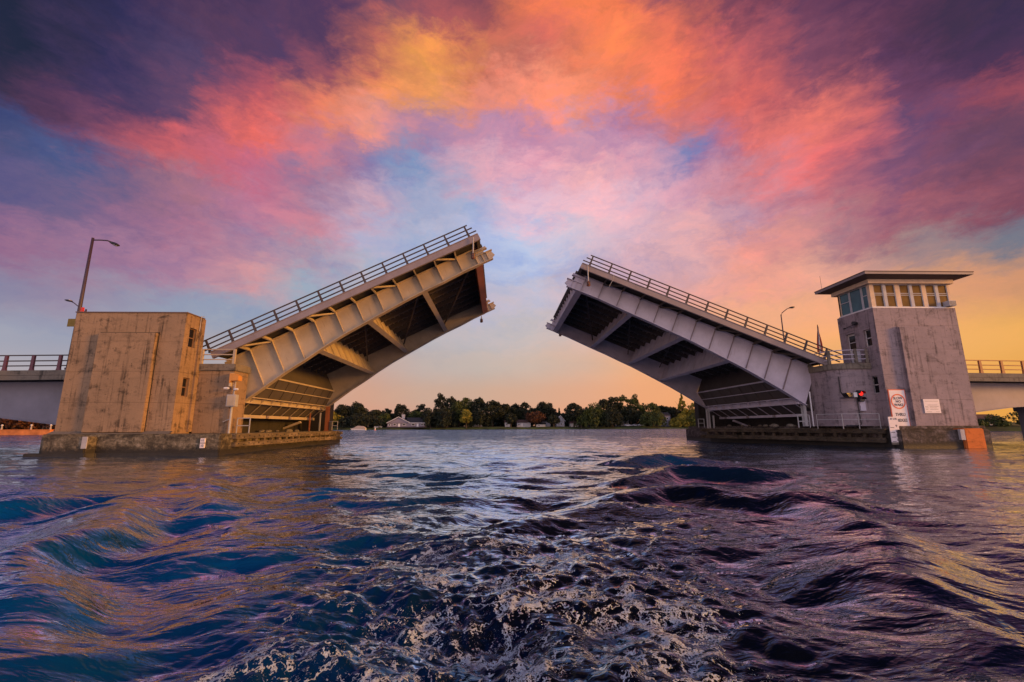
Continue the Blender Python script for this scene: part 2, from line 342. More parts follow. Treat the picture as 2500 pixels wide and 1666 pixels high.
# ------------------------------------------------------------------ mesh helpers
WLOC = {}
class MB:
    def __init__(s): s.v = []; s.f = []
    def add(s, vs, fs):
        o = len(s.v); s.v += [tuple(v) for v in vs]; s.f += [tuple(i+o for i in f) for f in fs]; return s
    def box(s, x0, x1, y0, y1, z0, z1):
        return s.add([(x0,y0,z0),(x1,y0,z0),(x1,y1,z0),(x0,y1,z0),(x0,y0,z1),(x1,y0,z1),(x1,y1,z1),(x0,y1,z1)],
                     [(0,3,2,1),(4,5,6,7),(0,1,5,4),(1,2,6,5),(2,3,7,6),(3,0,4,7)])
    def bar(s, a, b, w, h=None, up=(0,0,1)):
        """rectangular bar from a to b: w across, h along up"""
        h = h or w; a = Vector(a); b = Vector(b); d = (b-a).normalized(); u = Vector(up)
        if abs(d.dot(u)) > 0.98: u = Vector((0, 1, 0))
        r = d.cross(u).normalized(); u = r.cross(d)
        vs = [p + r*sx*w/2 + u*sy*h/2 for p in (a, b) for sx, sy in ((-1,-1),(1,-1),(1,1),(-1,1))]
        return s.add(vs, [(0,3,2,1),(4,5,6,7),(0,1,5,4),(1,2,6,5),(2,3,7,6),(3,0,4,7)])
    def tube(s, pts, r, n=8, caps=True):
        pts = [Vector(p) for p in pts]; rs = r if isinstance(r, (list, tuple)) else [r]*len(pts)
        rings = []
        for i, p in enumerate(pts):
            d = (pts[min(i+1, len(pts)-1)] - pts[max(i-1, 0)]).normalized()
            u = Vector((0, 0, 1)) if abs(d.z) < 0.9 else Vector((1, 0, 0))
            a = d.cross(u).normalized(); b = a.cross(d)
            rings.append([p + a*math.cos(2*math.pi*k/n)*rs[i] + b*math.sin(2*math.pi*k/n)*rs[i] for k in range(n)])
        vs = [v for rg in rings for v in rg]; fs = []
        for i in range(len(pts)-1):
            for k in range(n):
                fs.append((i*n+k, i*n+(k+1) % n, (i+1)*n+(k+1) % n, (i+1)*n+k))
        if caps: fs.append(tuple(range(n-1, -1, -1))); fs.append(tuple((len(pts)-1)*n+k for k in range(n)))
        return s.add(vs, fs)
    def prism_y(s, poly, y0, y1):
        """polygon in XZ extruded along Y"""
        n = len(poly); vs = [(x, y0, z) for x, z in poly] + [(x, y1, z) for x, z in poly]
        fs = [tuple(range(n)), tuple(range(2*n-1, n-1, -1))] + [(i, i+n, (i+1) % n+n, (i+1) % n) for i in range(n)]
        return s.add(vs, fs)
    def prism_z(s, poly, z0, z1):
        n = len(poly); vs = [(x, y, z0) for x, y in poly] + [(x, y, z1) for x, y in poly]
        fs = [tuple(range(n-1, -1, -1)), tuple(range(n, 2*n))] + [(i, (i+1) % n, (i+1) % n+n, i+n) for i in range(n)]
        return s.add(vs, fs)
    def ell(s, c, r, nu=12, nv=8):
        vs = []; fs = []
        for j in range(nv+1):
            t = math.pi*j/nv
            for i in range(nu):
                p = 2*math.pi*i/nu
                vs.append((c[0]+r[0]*math.sin(t)*math.cos(p), c[1]+r[1]*math.sin(t)*math.sin(p), c[2]+r[2]*math.cos(t)))
        for j in range(nv):
            for i in range(nu): fs.append((j*nu+i, (j+1)*nu+i, (j+1)*nu+(i+1) % nu, j*nu+(i+1) % nu))
        return s.add(vs, fs)
    def build(s, name, mat, parent=None, local=False, bevel=0.0, smooth=False):
        off = Vector((0, 0, 0))
        if parent is not None and not local: off = WLOC.get(parent.as_pointer(), Vector((0, 0, 0)))
        me = bpy.data.meshes.new(name); me.from_pydata([tuple(Vector(v)-off) for v in s.v], [], s.f); me.update()
        import bmesh as _b
        bm = _b.new(); bm.from_mesh(me); _b.ops.recalc_face_normals(bm, faces=bm.faces)
        if bevel: 
            es = [e for e in bm.edges if e.is_manifold and e.calc_face_angle(0) > 0.5]
            _b.ops.bevel(bm, geom=es, offset=bevel, segments=2, affect='EDGES', clamp_overlap=True)
        bm.to_mesh(me); bm.free()
        if smooth: me.shade_smooth()
        me.materials.append(MATS[mat])
        o = bpy.data.objects.new(name, me); COL.objects.link(o)
        if parent is not None: o.parent = parent; WLOC[o.as_pointer()] = off
        KEEP.append(o)
        return o
KEEP = []
def tag(o, label=None, cat=None, group=None, kind=None):
    if label: o['label'] = label
    if cat: o['category'] = cat
    if group: o['group'] = group
    if kind: o['kind'] = kind
    return o
def thing(name, label, cat, loc, group=None, rot=None):
    o = bpy.data.objects.new(name, None); COL.objects.link(o); o.location = loc
    if rot: o.rotation_euler = rot
    WLOC[o.as_pointer()] = Vector(loc); KEEP.append(o)
    return tag(o, label, cat, group)
def copy_part(src, parent, loc=(0, 0, 0)):
    c = src.copy(); COL.objects.link(c); c.parent = parent; c.location = loc; KEEP.append(c); return c
def text_part(body, size, center, mat, parent, name='lettering', depth=0.004, xs=1.0):
    """raised lettering standing upright in the XZ plane, facing the river (-Y)"""
    cu = bpy.data.curves.new(name, 'FONT'); cu.body = body; cu.size = size; cu.align_x = 'CENTER'; cu.align_y = 'CENTER'
    cu.extrude = depth; cu.offset = size*0.012; cu.resolution_u = 3
    t = bpy.data.objects.new(name, cu); COL.objects.link(t)
    dg = bpy.context.evaluated_depsgraph_get(); me = bpy.data.meshes.new_from_object(t.evaluated_get(dg))
    bpy.data.objects.remove(t)
    off = WLOC.get(parent.as_pointer(), Vector((0, 0, 0)))
    for v in me.vertices: v.co = Vector((v.co.x*xs+center[0], center[1]-v.co.z, v.co.y+center[2])) - off
    me.materials.clear(); me.materials.append(MATS[mat])
    o = bpy.data.objects.new(name, me); COL.objects.link(o); o.parent = parent; KEEP.append(o)
    return o

# ------------------------------------------------------------------ river
def perlin(x, y, seed):
    r = np.random.default_rng(seed); N = 256
    ang = r.uniform(0, 2*np.pi, (N, N)); gx, gy = np.cos(ang), np.sin(ang)
    xi = np.floor(x).astype(np.int64); yi = np.floor(y).astype(np.int64); fx = x-xi; fy = y-yi
    u = fx*fx*fx*(fx*(fx*6-15)+10); v = fy*fy*fy*(fy*(fy*6-15)+10)
    def gr(a, b, dx, dy): return gx[a % N, b % N]*dx + gy[a % N, b % N]*dy
    n00 = gr(xi, yi, fx, fy); n10 = gr(xi+1, yi, fx-1, fy); n01 = gr(xi, yi+1, fx, fy-1); n11 = gr(xi+1, yi+1, fx-1, fy-1)
    return ((n00*(1-u)+n10*u)*(1-v) + (n01*(1-u)+n11*u)*v)*1.5
def ridge(X, Y, pts, amp, width, steep=0.6):
    """a wave crest along a polyline, steeper on its near side"""
    best = np.full(X.shape, 1e9); side = np.zeros(X.shape); tpar = np.zeros(X.shape); hgt = np.zeros(X.shape)
    n = len(pts)
    for i in range(n-1):
        a = np.array(pts[i], float); b = np.array(pts[i+1], float); d = b-a; L = np.hypot(*d)
        t = np.clip(((X-a[0])*d[0]+(Y-a[1])*d[1])/L**2, 0, 1)
        dx = X-a[0]-t*d[0]; dy = Y-a[1]-t*d[1]; dist = np.hypot(dx, dy)
        s = np.sign(d[0]*dy-d[1]*dx)
        m = dist < best; best[m] = dist[m]; side[m] = s[m]; tpar[m] = (i+t[m])/(n-1)
    w = np.where(side > 0, width, width*steep)
    prof = np.exp(-(best/w)**2) - 0.45*np.exp(-((best-1.9*w)/(1.1*w))**2)
    return amp*prof*np.sin(np.pi*np.clip(tpar*0.86+0.10, 0, 1))**0.6
WATER_GAIN = 3.4
def build_river():
    NX, NY = 1250, 1000
    tx = np.linspace(-1, 1, NX); kx = 6.2; xs = 9.0*np.sinh(kx*tx)/np.sinh(kx)*0 + np.sinh(kx*tx)*(2600/np.sinh(kx))*1.0
    # near the boat a spacing of a few centimetres, growing outwards
    def axis(n, lo, hi, d0, grow):
        out = [0.0]; d = d0
        while out[-1] < hi: out.append(out[-1]+d); d *= grow
        neg = [0.0]; d = d0
        while neg[-1] > lo: neg.append(neg[-1]-d); d *= grow
        return np.array(neg[:0:-1]+out)
    xs = axis(NX, -2600, 2600, 0.020, 1.0080)
    ya = axis(NY, -60, 6000, 0.020, 1.0078) + 3.4
    X, Y = np.meshgrid(xs, ya); sx = np.gradient(xs)[None, :]; sy = np.gradient(ya)[:, None]
    sp = np.maximum(sx, sy)*np.ones_like(X)
    h = np.zeros_like(X)
    dist = np.hypot(X, Y)
    # rough water inside the wake and down the middle of the channel, calmer towards the sides
    wake = np.exp(-(np.abs(X+0.1*Y)/(2.2+0.42*np.maximum(Y, 0)))**2.2)
    rough = 0.72+0.60*wake
    wx = X+0.5*perlin(X/2.3, Y/2.3, 91); wy = Y+0.5*perlin(X/2.3, Y/2.3, 92)
    def octave(wl, amp, rot, seed, aniso=1.0, ridged=0.0):
        c, s = math.cos(rot), math.sin(rot)
        u = (wx*c+wy*s)/wl/aniso; v = (-wx*s+wy*c)/wl
        n = perlin(u, v, seed)
        if ridged: n = (1-ridged)*n + ridged*(0.5-np.abs(n)*2)
        fade = np.clip((wl/sp-2.2)/3.0, 0, 1)
        return amp*n*fade
    h += octave(9.0, 0.055, 0.25, 1, 2.4)
    h += octave(5.2, 0.05, -0.30, 2, 2.3)*rough
    h += octave(2.6, 0.095, 0.35, 3, 2.3, 0.35)*rough
    h += octave(1.25, 0.10, -0.2, 4, 2.4, 0.5)*rough
    h += octave(0.62, 0.066, 0.22, 5, 2.1, 0.4)*rough
    h += octave(0.31, 0.030, -0.28, 6, 1.9, 0.35)*rough
    h += octave(0.15, 0.011, 0.1, 7, 1.7, 0.35)*(0.45+wake)
    h += octave(0.08, 0.0060, 0.4, 8, 1.6, 0.4)*(0.4+wake)
    # wake crests that leave the stern on both sides
    for pts, amp, w, st in WAVES:
        m = (dist < 45)
        hh = np.zeros_like(h); hh[m] = ridge(wx[m], wy[m], pts, amp*0.85, w*0.85, st); h += hh
    # churned propeller wash behind the stern
    churn = np.exp(-((X-0.05*Y)/(1.9+0.10*Y))**4)*np.exp(-(np.maximum(Y-3.2, 0)/4.2)**2)
    h += churn*(0.085*np.abs(perlin(wx/0.55, wy/0.55, 21)) + 0.05*np.abs(perlin(wx/0.23, wy/0.23, 22)) + 0.02*perlin(wx/0.09, wy/0.09, 23))
    h *= np.clip(1.3-dist/900, 0.12, 1)
    fo = np.clip(churn*1.15, 0, 1)
    mid = np.exp(-((X+0.19*Y+0.2)/(0.5+0.05*Y))**2)*np.exp(-((Y-7.5)/4.0)**2)*0.6
    crest = np.clip((h-0.16)/0.16, 0, 1)*np.exp(-(dist/28)**4)*0.5
    foam = np.clip(np.maximum(fo, np.maximum(mid, crest)), 0, 1)
    ny, nx = X.shape
    co = np.stack([X, Y, h], -1).reshape(-1, 3).astype(np.float32)
    idx = np.arange(ny*nx, dtype=np.int32).reshape(ny, nx)
    q = np.stack([idx[:-1, :-1], idx[:-1, 1:], idx[1:, 1:], idx[1:, :-1]], -1).reshape(-1)
    me = bpy.data.meshes.new('river'); me.vertices.add(ny*nx); me.vertices.foreach_set('co', co.ravel())
    nf = len(q)//4; me.loops.add(len(q)); me.loops.foreach_set('vertex_index', q)
    me.polygons.add(nf); me.polygons.foreach_set('loop_start', np.arange(0, nf*4, 4, dtype=np.int32))
    me.update(calc_edges=True); me.shade_smooth()
    at = me.attributes.new('foam', 'FLOAT', 'POINT'); at.data.foreach_set('value', foam.ravel().astype(np.float32))
    m, g, b = newmat('river_water')
    P = g.node('ShaderNodeTexCoord').outputs['Object']
    fa = g.node('ShaderNodeAttribute', attribute_name='foam').outputs['Fac']
    # lacy foam
    warp = g.vmath('SCALE', g.vmath('SUBTRACT', g.noise(P, 2.2, 5, 0.65, out=1), (0.5, 0.5, 0.5)), scale=1.1)
    Pw = g.vmath('ADD', P, warp)
    patch = g.noise(Pw, 1.05, 4, 0.6, 0.5)
    lace = g.noise(Pw, 5.0, 9, 0.66, 1.6)
    rd = g.math('SUBTRACT', 1.0, g.math('MULTIPLY', g.math('ABSOLUTE', g.math('SUBTRACT', lace, 0.5)), 11.0), clamp=True)
    pm = g.rng(g.math('ADD', g.math('MULTIPLY', patch, 1.0), g.math('MULTIPLY', fa, 0.28)), 0.69, 0.80, smooth=True)
    solid = g.rng(g.math('ADD', patch, g.math('MULTIPLY', fa, 0.28)), 0.92, 1.0, smooth=True)
    speck = g.rng(g.noise(Pw, 24, 6, 0.8), 0.60, 0.70)
    def cells(scale, width):
        v = g.node('ShaderNodeTexVoronoi', feature='DISTANCE_TO_EDGE'); v.inputs['Scale'].default_value = scale
        wv = g.vmath('ADD', Pw, g.vmath('SCALE', g.vmath('SUBTRACT', g.noise(P, scale*1.3, 4, 0.7, out=1), (0.5, 0.5, 0.5)), scale=1.3/scale))
        g.put(v.inputs['Vector'], g.mapping(wv, scale=(1, 1, 0.3)))
        return g.rng(v.outputs['Distance'], width, width*0.25, smooth=True)
    thick = g.noise(Pw, 2.6, 3, 0.6)
    c1 = g.math('MULTIPLY', cells(3.0, 0.055), g.rng(thick, 0.38, 0.50)); c2 = g.math('MULTIPLY', cells(7.5, 0.07), g.rng(thick, 0.50, 0.60)); c3 = g.math('MULTIPLY', cells(18.0, 0.10), g.math('MAXIMUM', solid, g.rng(thick, 0.56, 0.64)))
    fm = g.math('MULTIPLY', pm, g.math('MAXIMUM', g.math('MAXIMUM', c1, c2), g.math('MAXIMUM', c3, g.math('MAXIMUM', g.math('MULTIPLY', speck, 0.9), g.math('MULTIPLY', solid, 0.2)))))
    fm = g.math('MULTIPLY', fm, g.rng(fa, 0.04, 0.22), clamp=True)
    fm = g.rng(fm, 0.15, 0.42, smooth=True)
    water_tone = g.noise(P, 0.22, 4, 0.5)
    sp_ = g.node('ShaderNodeSeparateXYZ'); g.put(sp_.inputs[0], P)
    # blue sky reflection put into the colour; near-black wash down the middle and right
    xx = g.math('ADD', sp_.outputs[0], g.math('MULTIPLY', g.math('SUBTRACT', water_tone, 0.5), 6.0))
    blue = g.mix(g.rng(water_tone, 0.35, 0.65), (0.001, 0.045, 0.13, 1), (0.002, 0.09, 0.25, 1))
    dark_wash = (0.003, 0.004, 0.006, 1)
    dark_wash_zone = g.math('MULTIPLY', g.rng(xx, -4.5, 0.5, smooth=True), g.rng(sp_.outputs[1], 26.0, 11.0, smooth=True))
    blue = g.mix(g.rng(sp_.outputs[1], 9.0, 26.0), blue, (0.012, 0.045, 0.11, 1))
    wc = g.mix(dark_wash_zone, blue, dark_wash)
    n0 = g.noise(g.mapping(P, scale=(0.5, 1.1, 1), rot=(0, 0, -0.1)), 0.55, 4, 0.6, 0.6)
    n1 = g.noise(g.mapping(P, scale=(1, 2.0, 1), rot=(0, 0, 0.15)), 1.5, 2.5, 0.55, 0.6)
    n2 = g.noise(g.mapping(P, scale=(1, 2.4, 1), rot=(0, 0, -0.25)), 4.2, 2.0, 0.5, 0.5)
    n3 = g.noise(g.mapping(P, scale=(1, 2.0, 1), rot=(0, 0, 0.5)), 11.0, 2.0, 0.5, 0.3)
    def sharp(n): return g.math('MULTIPLY', g.math('ABSOLUTE', g.math('SUBTRACT', n, 0.5)), -2.0)
    far = g.rng(sp_.outputs[1], 22.0, 70.0)
    hb = g.math('ADD', g.math('MULTIPLY', n1, g.mixf(far, 0.052, 0.26)), g.math('MULTIPLY', sharp(n2), g.mixf(far, 0.008, 0.03)))
    hb = g.math('ADD', hb, g.math('MULTIPLY', sharp(n3), g.mixf(far, 0.0018, 0.0)))
    hb = g.math('ADD', hb, g.math('MULTIPLY', n0, g.mixf(far, 0.0, 0.5)))
    hb = g.math('ADD', hb, g.math('MULTIPLY', g.math('MULTIPLY', fm, lace), 0.12))
    nrm = g.bump(hb, 1.0, 1.0)
    fr = g.node('ShaderNodeFresnel'); fr.inputs['IOR'].default_value = 1.26; g.put(fr.inputs['Normal'], nrm)
    gl = g.node('ShaderNodeBsdfGlossy'); fac = g.math('POWER', g.math('MULTIPLY', fr.outputs[0], WATER_GAIN, clamp=True), 1.25)
    g.put(gl.inputs['Color'], g.mix(g.rng(fac, 0.0, 0.75), (0.14, 0.44, 0.95, 1), (0.84, 0.90, 1.0, 1))); gl.inputs['Roughness'].default_value = 0.02; g.put(gl.inputs['Normal'], nrm)
    df = g.node('ShaderNodeBsdfDiffuse'); g.put(df.inputs['Color'], wc); g.put(df.inputs['Normal'], nrm)
    ws = g.node('ShaderNodeMixShader'); g.put(ws.inputs[0], fac); g.put(ws.inputs[1], df.outputs[0]); g.put(ws.inputs[2], gl.outputs[0])
    g.put(b.inputs['Base Color'], (0.82, 0.93, 1.0, 1)); b.inputs['Roughness'].default_value = 0.4; g.put(b.inputs['Normal'], nrm)
    fs_ = g.node('ShaderNodeMixShader'); g.put(fs_.inputs[0], fm); g.put(fs_.inputs[1], ws.outputs[0]); g.put(fs_.inputs[2], b.outputs[0])
    out = [n for n in m.node_tree.nodes if n.type == 'OUTPUT_MATERIAL'][0]; g.put(out.inputs['Surface'], fs_.outputs[0])
    me.materials.append(m)
    o = bpy.data.objects.new('river', me); COL.objects.link(o); tag(o, kind='structure')
WAVES = [  # polyline, height, half width, steepness of the near face
    ([(1.6, 1.5), (3.2, 3.2), (4.2, 4.8), (5.3, 6.8), (6.6, 9.0), (8.0, 12.0)], 0.17, 0.75, 0.7),
    ([(2.2, 9.4), (3.6, 10.3), (5.2, 9.4), (6.9, 9.0)], 0.34, 0.8, 0.55),
    ([(3.6, 13.2), (5.2, 14.0), (7.4, 14.2), (9.4, 14.6)], 0.36, 0.9, 0.6),
    ([(5.0, 19.0), (7.0, 20.0), (9.6, 20.0)], 0.42, 1.1, 0.6),
    ([(-0.4, 6.2), (1.4, 8.2), (3.0, 8.6)], 0.16, 0.7, 0.7),
    ([(-3.2, 3.2), (-5.0, 5.3), (-6.0, 7.4), (-7.4, 9.6), (-9.0, 13.0)], 0.30, 0.8, 0.6),
    ([(-5.2, 8.6), (-7.2, 11.2), (-8.8, 14.0)], 0.26, 0.9, 0.7),
    ([(-11.0, 8.4), (-9.4, 10.4), (-8.4, 11.4)], 0.22, 0.8, 0.7),
    ([(-7.2, 4.0), (-5.6, 4.4), (-4.2, 4.1)], 0.14, 0.6, 0.7),
]
build_river()
# ------------------------------------------------------------------ bascule leaves
def lerp_table(tab, x):
    for (a, va), (b, vb) in zip(tab, tab[1:]):
        if x <= b: return va + (vb-va)*(x-a)/(b-a)
    return tab[-1][1]
def build_leaf(label, origin, sx, angle, L, SP, bay, st0, depths, mats, tipmat, cw):
    """leaf-local frame: x from root to tip (times sx), y across the bridge from the near rail, z up from the walkway"""
    root = thing('bascule_leaf', label, 'drawbridge leaf', origin, group='raised leaves of the drawbridge', rot=(0, -sx*R(angle), 0))
    Minv = (Matrix.Translation(Vector(origin)) @ Matrix.Rotation(-sx*R(angle), 4, 'Y')).inverted()
    W = SP+3.2; yn, yf = 1.6, 1.6+SP
    def X(s): return sx*(L-s)             # s = distance from the tip
    def mb(): return MB()
    prof = [(-1, depths[0])] + [(st0+bay*i, d) for i, d in enumerate(depths)] + [(L+2, depths[-1]+0.75)]
    dep = lambda s: lerp_table(prof, s)
    # deck
    m = mb(); m.box(min(X(0), X(L)), max(X(0), X(L)), yn, yf, -0.20, -0.06); m.build('deck', 'grating', root, True)
    for ya, yb in ((0.13, yn-0.003), (yf+0.003, W-0.13)):
        m = mb(); m.box(min(X(0), X(L)), max(X(0), X(L)), ya, yb, -0.20, -0.06); m.build('sidewalk', 'dark_shade_concrete', root, True)  # shade under the overhang put into the dark colour
    for y0, y1 in ((-0.05, 0.13), (W-0.13, W+0.05)):
        m = mb(); m.box(min(X(0), X(L)), max(X(0), X(L)), y0, y1, -0.44, 0.0)
        m.box(min(X(0.02), X(L)), max(X(0.02), X(L)), y0-0.045, y1+0.045, 0.0, 0.035)
        m.build('edge_beam', mats['fascia'], root, True)
    # stringers under the roadway
    k = 9
    for i in range(k):
        y = yn+0.9+(SP-1.8)*i/(k-1)
        m = mb(); m.box(min(X(0.6), X(L-1.5)), max(X(0.6), X(L-1.5)), y-0.02, y+0.02, -0.58, -0.20)
        m.box(min(X(0.6), X(L-1.5)), max(X(0.6), X(L-1.5)), y-0.10, y+0.10, -0.60, -0.58)
        m.build('stringer', 'deck_steel', root, True)
    # grating cross bars, fine texture of the underside
    m = mb(); s = 0.9
    while s < L-1.6:
        m.box(min(X(s), X(s+0.05)), max(X(s), X(s+0.05)), yn+0.1, yf-0.1, -0.30, -0.205); s += 0.42
    m.build('deck_grid', 'grating', root, True)
    # two main girders
    ss = [0.72]+[st0+bay*i for i in range(len(depths))]+[L+0.2]
    for y, sgn in ((yn, -1), (yf, 1)):
        poly = [(X(s), -0.36) for s in ss] + [(X(s), -0.36-dep(s)) for s in reversed(ss)]
        m = mb(); m.prism_y(poly, y-0.02, y+0.02); gd = m.build('main_girder', mats['girder'], root, True)
        m = mb(); m.box(min(X(0.72), X(L)), max(X(0.72), X(L)), y-0.2, y+0.2, -0.36, -0.315); m.build('top_flange', mats['girder'], gd, True)
        m = mb()
        for a, b in zip(ss, ss[1:]):
            m.bar((X(a), y, -0.36-dep(a)-0.02), (X(b), y, -0.36-dep(b)-0.02), 0.46, 0.045)
        m.build('bottom_flange', mats['girder'], gd, True)
        for i in range(len(depths)):
            s = st0+bay*i
            m = mb(); m.box(X(s)-0.012, X(s)+0.012, min(y, y+sgn*0.19), max(y, y+sgn*0.19), -0.36-dep(s), -0.36)
            m.build('stiffener', mats['stiff'], gd, True)
        m = mb(); m.box(X(0.74)-0.015, X(0.74)+0.015, y-0.2, y+0.2, -0.36-dep(0.7), -0.36); m.build('stiffener', mats['girder'], gd, True)
        # lock bracket that reaches past the tip
        lo = -0.36-dep(0.7)
        poly = [(X(0.74), lo), (X(-0.35), lo+0.05), (X(-0.66), lo+0.22), (X(-0.50), lo+0.62), (X(-0.05), lo+0.66), (X(0.0), -0.66), (X(-0.32), -0.60), (X(-0.30), -0.40), (X(0.74), -0.40)]
        m = mb(); m.prism_y(poly, y-0.05, y+0.05)
        m.box(min(X(0.74), X(-0.62)), max(X(0.74), X(-0.62)), y-0.17, y+0.17, lo+0.62, lo+0.67)
        m.box(min(X(0.74), X(-0.42)), max(X(0.74), X(-0.42)), y-0.17, y+0.17, lo-0.035, lo+0.0)
        m.box(min(X(0.74), X(-0.34)), max(X(0.74), X(-0.34)), y-0.17, y+0.17, -0.62, -0.58)
        for q in (0.25, -0.12): m.box(X(q)-0.012, X(q)+0.012, y-0.15, y+0.15, lo, lo+0.62)
        m.build('lock_bracket', mats['girder'], root, True)
    # overhang brackets
    for i in range(len(depths)):
        s = st0+bay*i
        for side in (0, 1):
            a, b = (0.13, yn-0.02) if side == 0 else (W-0.13, yf+0.02)
            m = MB(); vs = []
            for x in (X(s)-0.03, X(s)+0.03):
                vs += [(x, a, -0.21), (x, b, -0.21), (x, b, -0.42), (x, a, -0.40)]
            m.add(vs, [(0,1,2,3),(7,6,5,4),(0,4,5,1),(1,5,6,2),(2,6,7,3),(3,7,4,0)])
            m.bar((X(s), a, -0.41), (X(s), b, -0.43), 0.10, 0.03)
            m.build('deck_bracket', mats['bracket'], root, True)
    for i in (0, 3, 6, 9):
        s = st0+bay*i
        m = mb(); m.bar((X(s+0.1), yn-0.1, -0.42), (X(s+bay-0.1), 0.25, -0.36), 0.10, 0.10); m.build('overhang_brace', mats['bracket'], root, True)
    # floor beams
    for s in FLOOR_S:
        s = s*bay/1.55
        d = dep(s)*0.97; d0 = min(d, 1.75)
        top = -0.22; bot = -0.36-d+0.02
        m = mb(); m.box(X(s)-0.018, X(s)+0.018, yn+0.03, yf-0.03, bot, top)
        m.box(X(s)-0.20, X(s)+0.20, yn+0.25, yf-0.25, bot-0.03, bot+0.005)
        for j in range(1, 9):
            y = yn+(yf-yn)*j/9; m.box(X(s)-0.11, X(s)+0.11, y-0.01, y+0.01, bot, top)
        m.build('floor_beam', mats['beam'], root, True)
    # end floor beam with closely spaced ribs on its outer face
    lo = -0.36-dep(0.7)
    m = mb(); m.box(min(X(0.72), X(0.68)), max(X(0.72), X(0.68)), yn+0.03, yf-0.03, lo+0.02, -0.21)
    m.box(min(X(0.95), X(0.42)), max(X(0.95), X(0.42)), yn+0.05, yf-0.05, lo-0.03, lo+0.02); eb = m.build('end_floor_beam', tipmat, root, True)
    for j in range(13):
        y = yn+0.6+(SP-1.2)*j/12
        m = mb(); m.add([(X(0.68), y-0.02, lo+0.1), (X(0.68), y+0.02, lo+0.1), (X(0.05), y+0.02, -0.24), (X(0.05), y-0.02, -0.24), (X(0.68), y-0.02, -0.24), (X(0.68), y+0.02, -0.24)],
                        [(0,3,4),(1,5,2),(0,1,2,3),(3,2,5,4),(0,4,5,1)]); m.build('rib', tipmat, eb, True)
    # toothed roadway joint at the tip
    m = mb(); m.box(min(X(0.0), X(0.25)), max(X(0.0), X(0.25)), 0.1, W-0.1, -0.34, -0.02)
    for j in range(34):
        y = yn+0.3+(SP-0.6)*j/33; m.box(min(X(0.0), X(-0.16)), max(X(0.0), X(-0.16)), y-0.10, y+0.10, -0.22, -0.03)
    m.build('finger_joint', 'deck_steel', root, True)
    # lateral wind braces
    for a, b in ((1, 5.1), (5.1, 9.5), (9.5, 13.4)):
        m = mb(); m.bar((X(a), yn+0.3, -1.0), (X(b), yf-0.3, -1.0), 0.10, 0.10); m.build('wind_brace', 'deck_steel', root, True)
    # railings
    for y in (0.04, W-0.04):
        m = mb()
        for z, e in ((0.96, 0.42), (0.64, 0.18), (0.32, 0.0)):
            m.box(min(X(e), X(L+0.9)), max(X(e), X(L+0.9)), y-0.035, y+0.035, z-0.07, z)
        rl = m.build('railing', 'rail_steel', root, True)
        n = int((L-0.2)/bay)+1
        post = None
        for i in range(n):
            s = 0.63+bay*i
            if post is None:
                m = MB(); vs = [(x, yy, z) for z, hw in ((0.03, 0.11), (0.16, 0.07), (0.95, 0.055)) for x, yy in ((-hw, -0.05), (hw, -0.05), (hw, 0.05), (-hw, 0.05))]
                fs = [(0,3,2,1), (8,9,10,11)] + [(i0+k, i0+(k+1) % 4, i0+4+(k+1) % 4, i0+4+k) for i0 in (0, 4) for k in range(4)]
                m.add(vs, fs); post = m.build('post', 'rail_steel', rl, True); post.location = (X(s), y, 0); p0 = post
            else: copy_part(p0, rl, (X(s), y, 0))
    # counterweight end of the leaf (given in world x, z; converted to the leaf frame)
    y0 = origin[1]+yn+0.06; y1 = origin[1]+yf-0.06
    def wbuild(m, name, mat, par=root):
        m.v = [tuple(Minv @ Vector(v)) for v in m.v]; return m.build(name, mat, par, True)
    (ax, az), (bx, bz), (cx, cz), (dx, dz), (ex, ez) = cw
    m = MB(); m.prism_y([(ax, az), (bx, bz), (bx-sx*0.06, bz-0.05), (ax-sx*0.08, az)], y0, y1); cp = wbuild(m, 'counterweight_plate', mats['plate'])
    up = Vector((-sx*math.sin(R(angle)), 0, math.cos(R(angle)))); pl = Minv @ Vector((ax, y0, az)); hh = -0.2-pl.z
    bx2, bz2 = ax+up.x*hh, az+up.z*hh
    m = MB(); m.prism_y([(ax, az), (bx2, bz2), (bx2-sx*0.04, bz2), (ax-sx*0.04, az)], y0, y1); wbuild(m, 'bulkhead', 'deck_steel')
    m = MB()
    mxx, mzz = (ax+bx)/2+sx*0.05, (az+bz)/2
    m.bar((mxx, y0, mzz), (mxx, y1, mzz), 0.10, 0.06); m.bar((ax, y0, az), (ax, y1, az), 0.14, 0.12); wbuild(m, 'plate_seam', mats['girder'])
    for j in range(8):
        y = y0+(y1-y0)*(j+0.5)/8
        m = MB(); m.bar((ax+sx*0.04, y, az), (bx+sx*0.04, y, bz), 0.03, 0.06); wbuild(m, 'plate_rib', mats['plate'])
    m = MB(); m.box(min(bx-sx*0.3, bx+sx*0.32), max(bx-sx*0.3, bx+sx*0.32), y0, y1, bz-0.03, bz+0.03)
    m.box(min(cx-sx*0.3, cx+sx*0.12), max(cx-sx*0.3, cx+sx*0.12), y0, y1, cz-0.03, cz+0.02)
    m.box(min(cx, cx-sx*0.02), max(cx, cx-sx*0.02), y0, y1, cz, bz); ch = wbuild(m, 'channel_beam', mats['beam'])
    for j in range(10):
        y = y0+0.5+(y1-y0-1.0)*j/9
        m = MB(); m.add([(cx, y-0.02, cz), (cx, y-0.02, bz), (bx+sx*0.3, y-0.02, bz), (cx, y+0.02, cz), (cx, y+0.02, bz), (bx+sx*0.3, y+0.02, bz)], [(0,1,2),(5,4,3),(0,3,4,1),(1,4,5,2),(2,5,3,0)])
        wbuild(m, 'gusset', mats['beam'], ch)
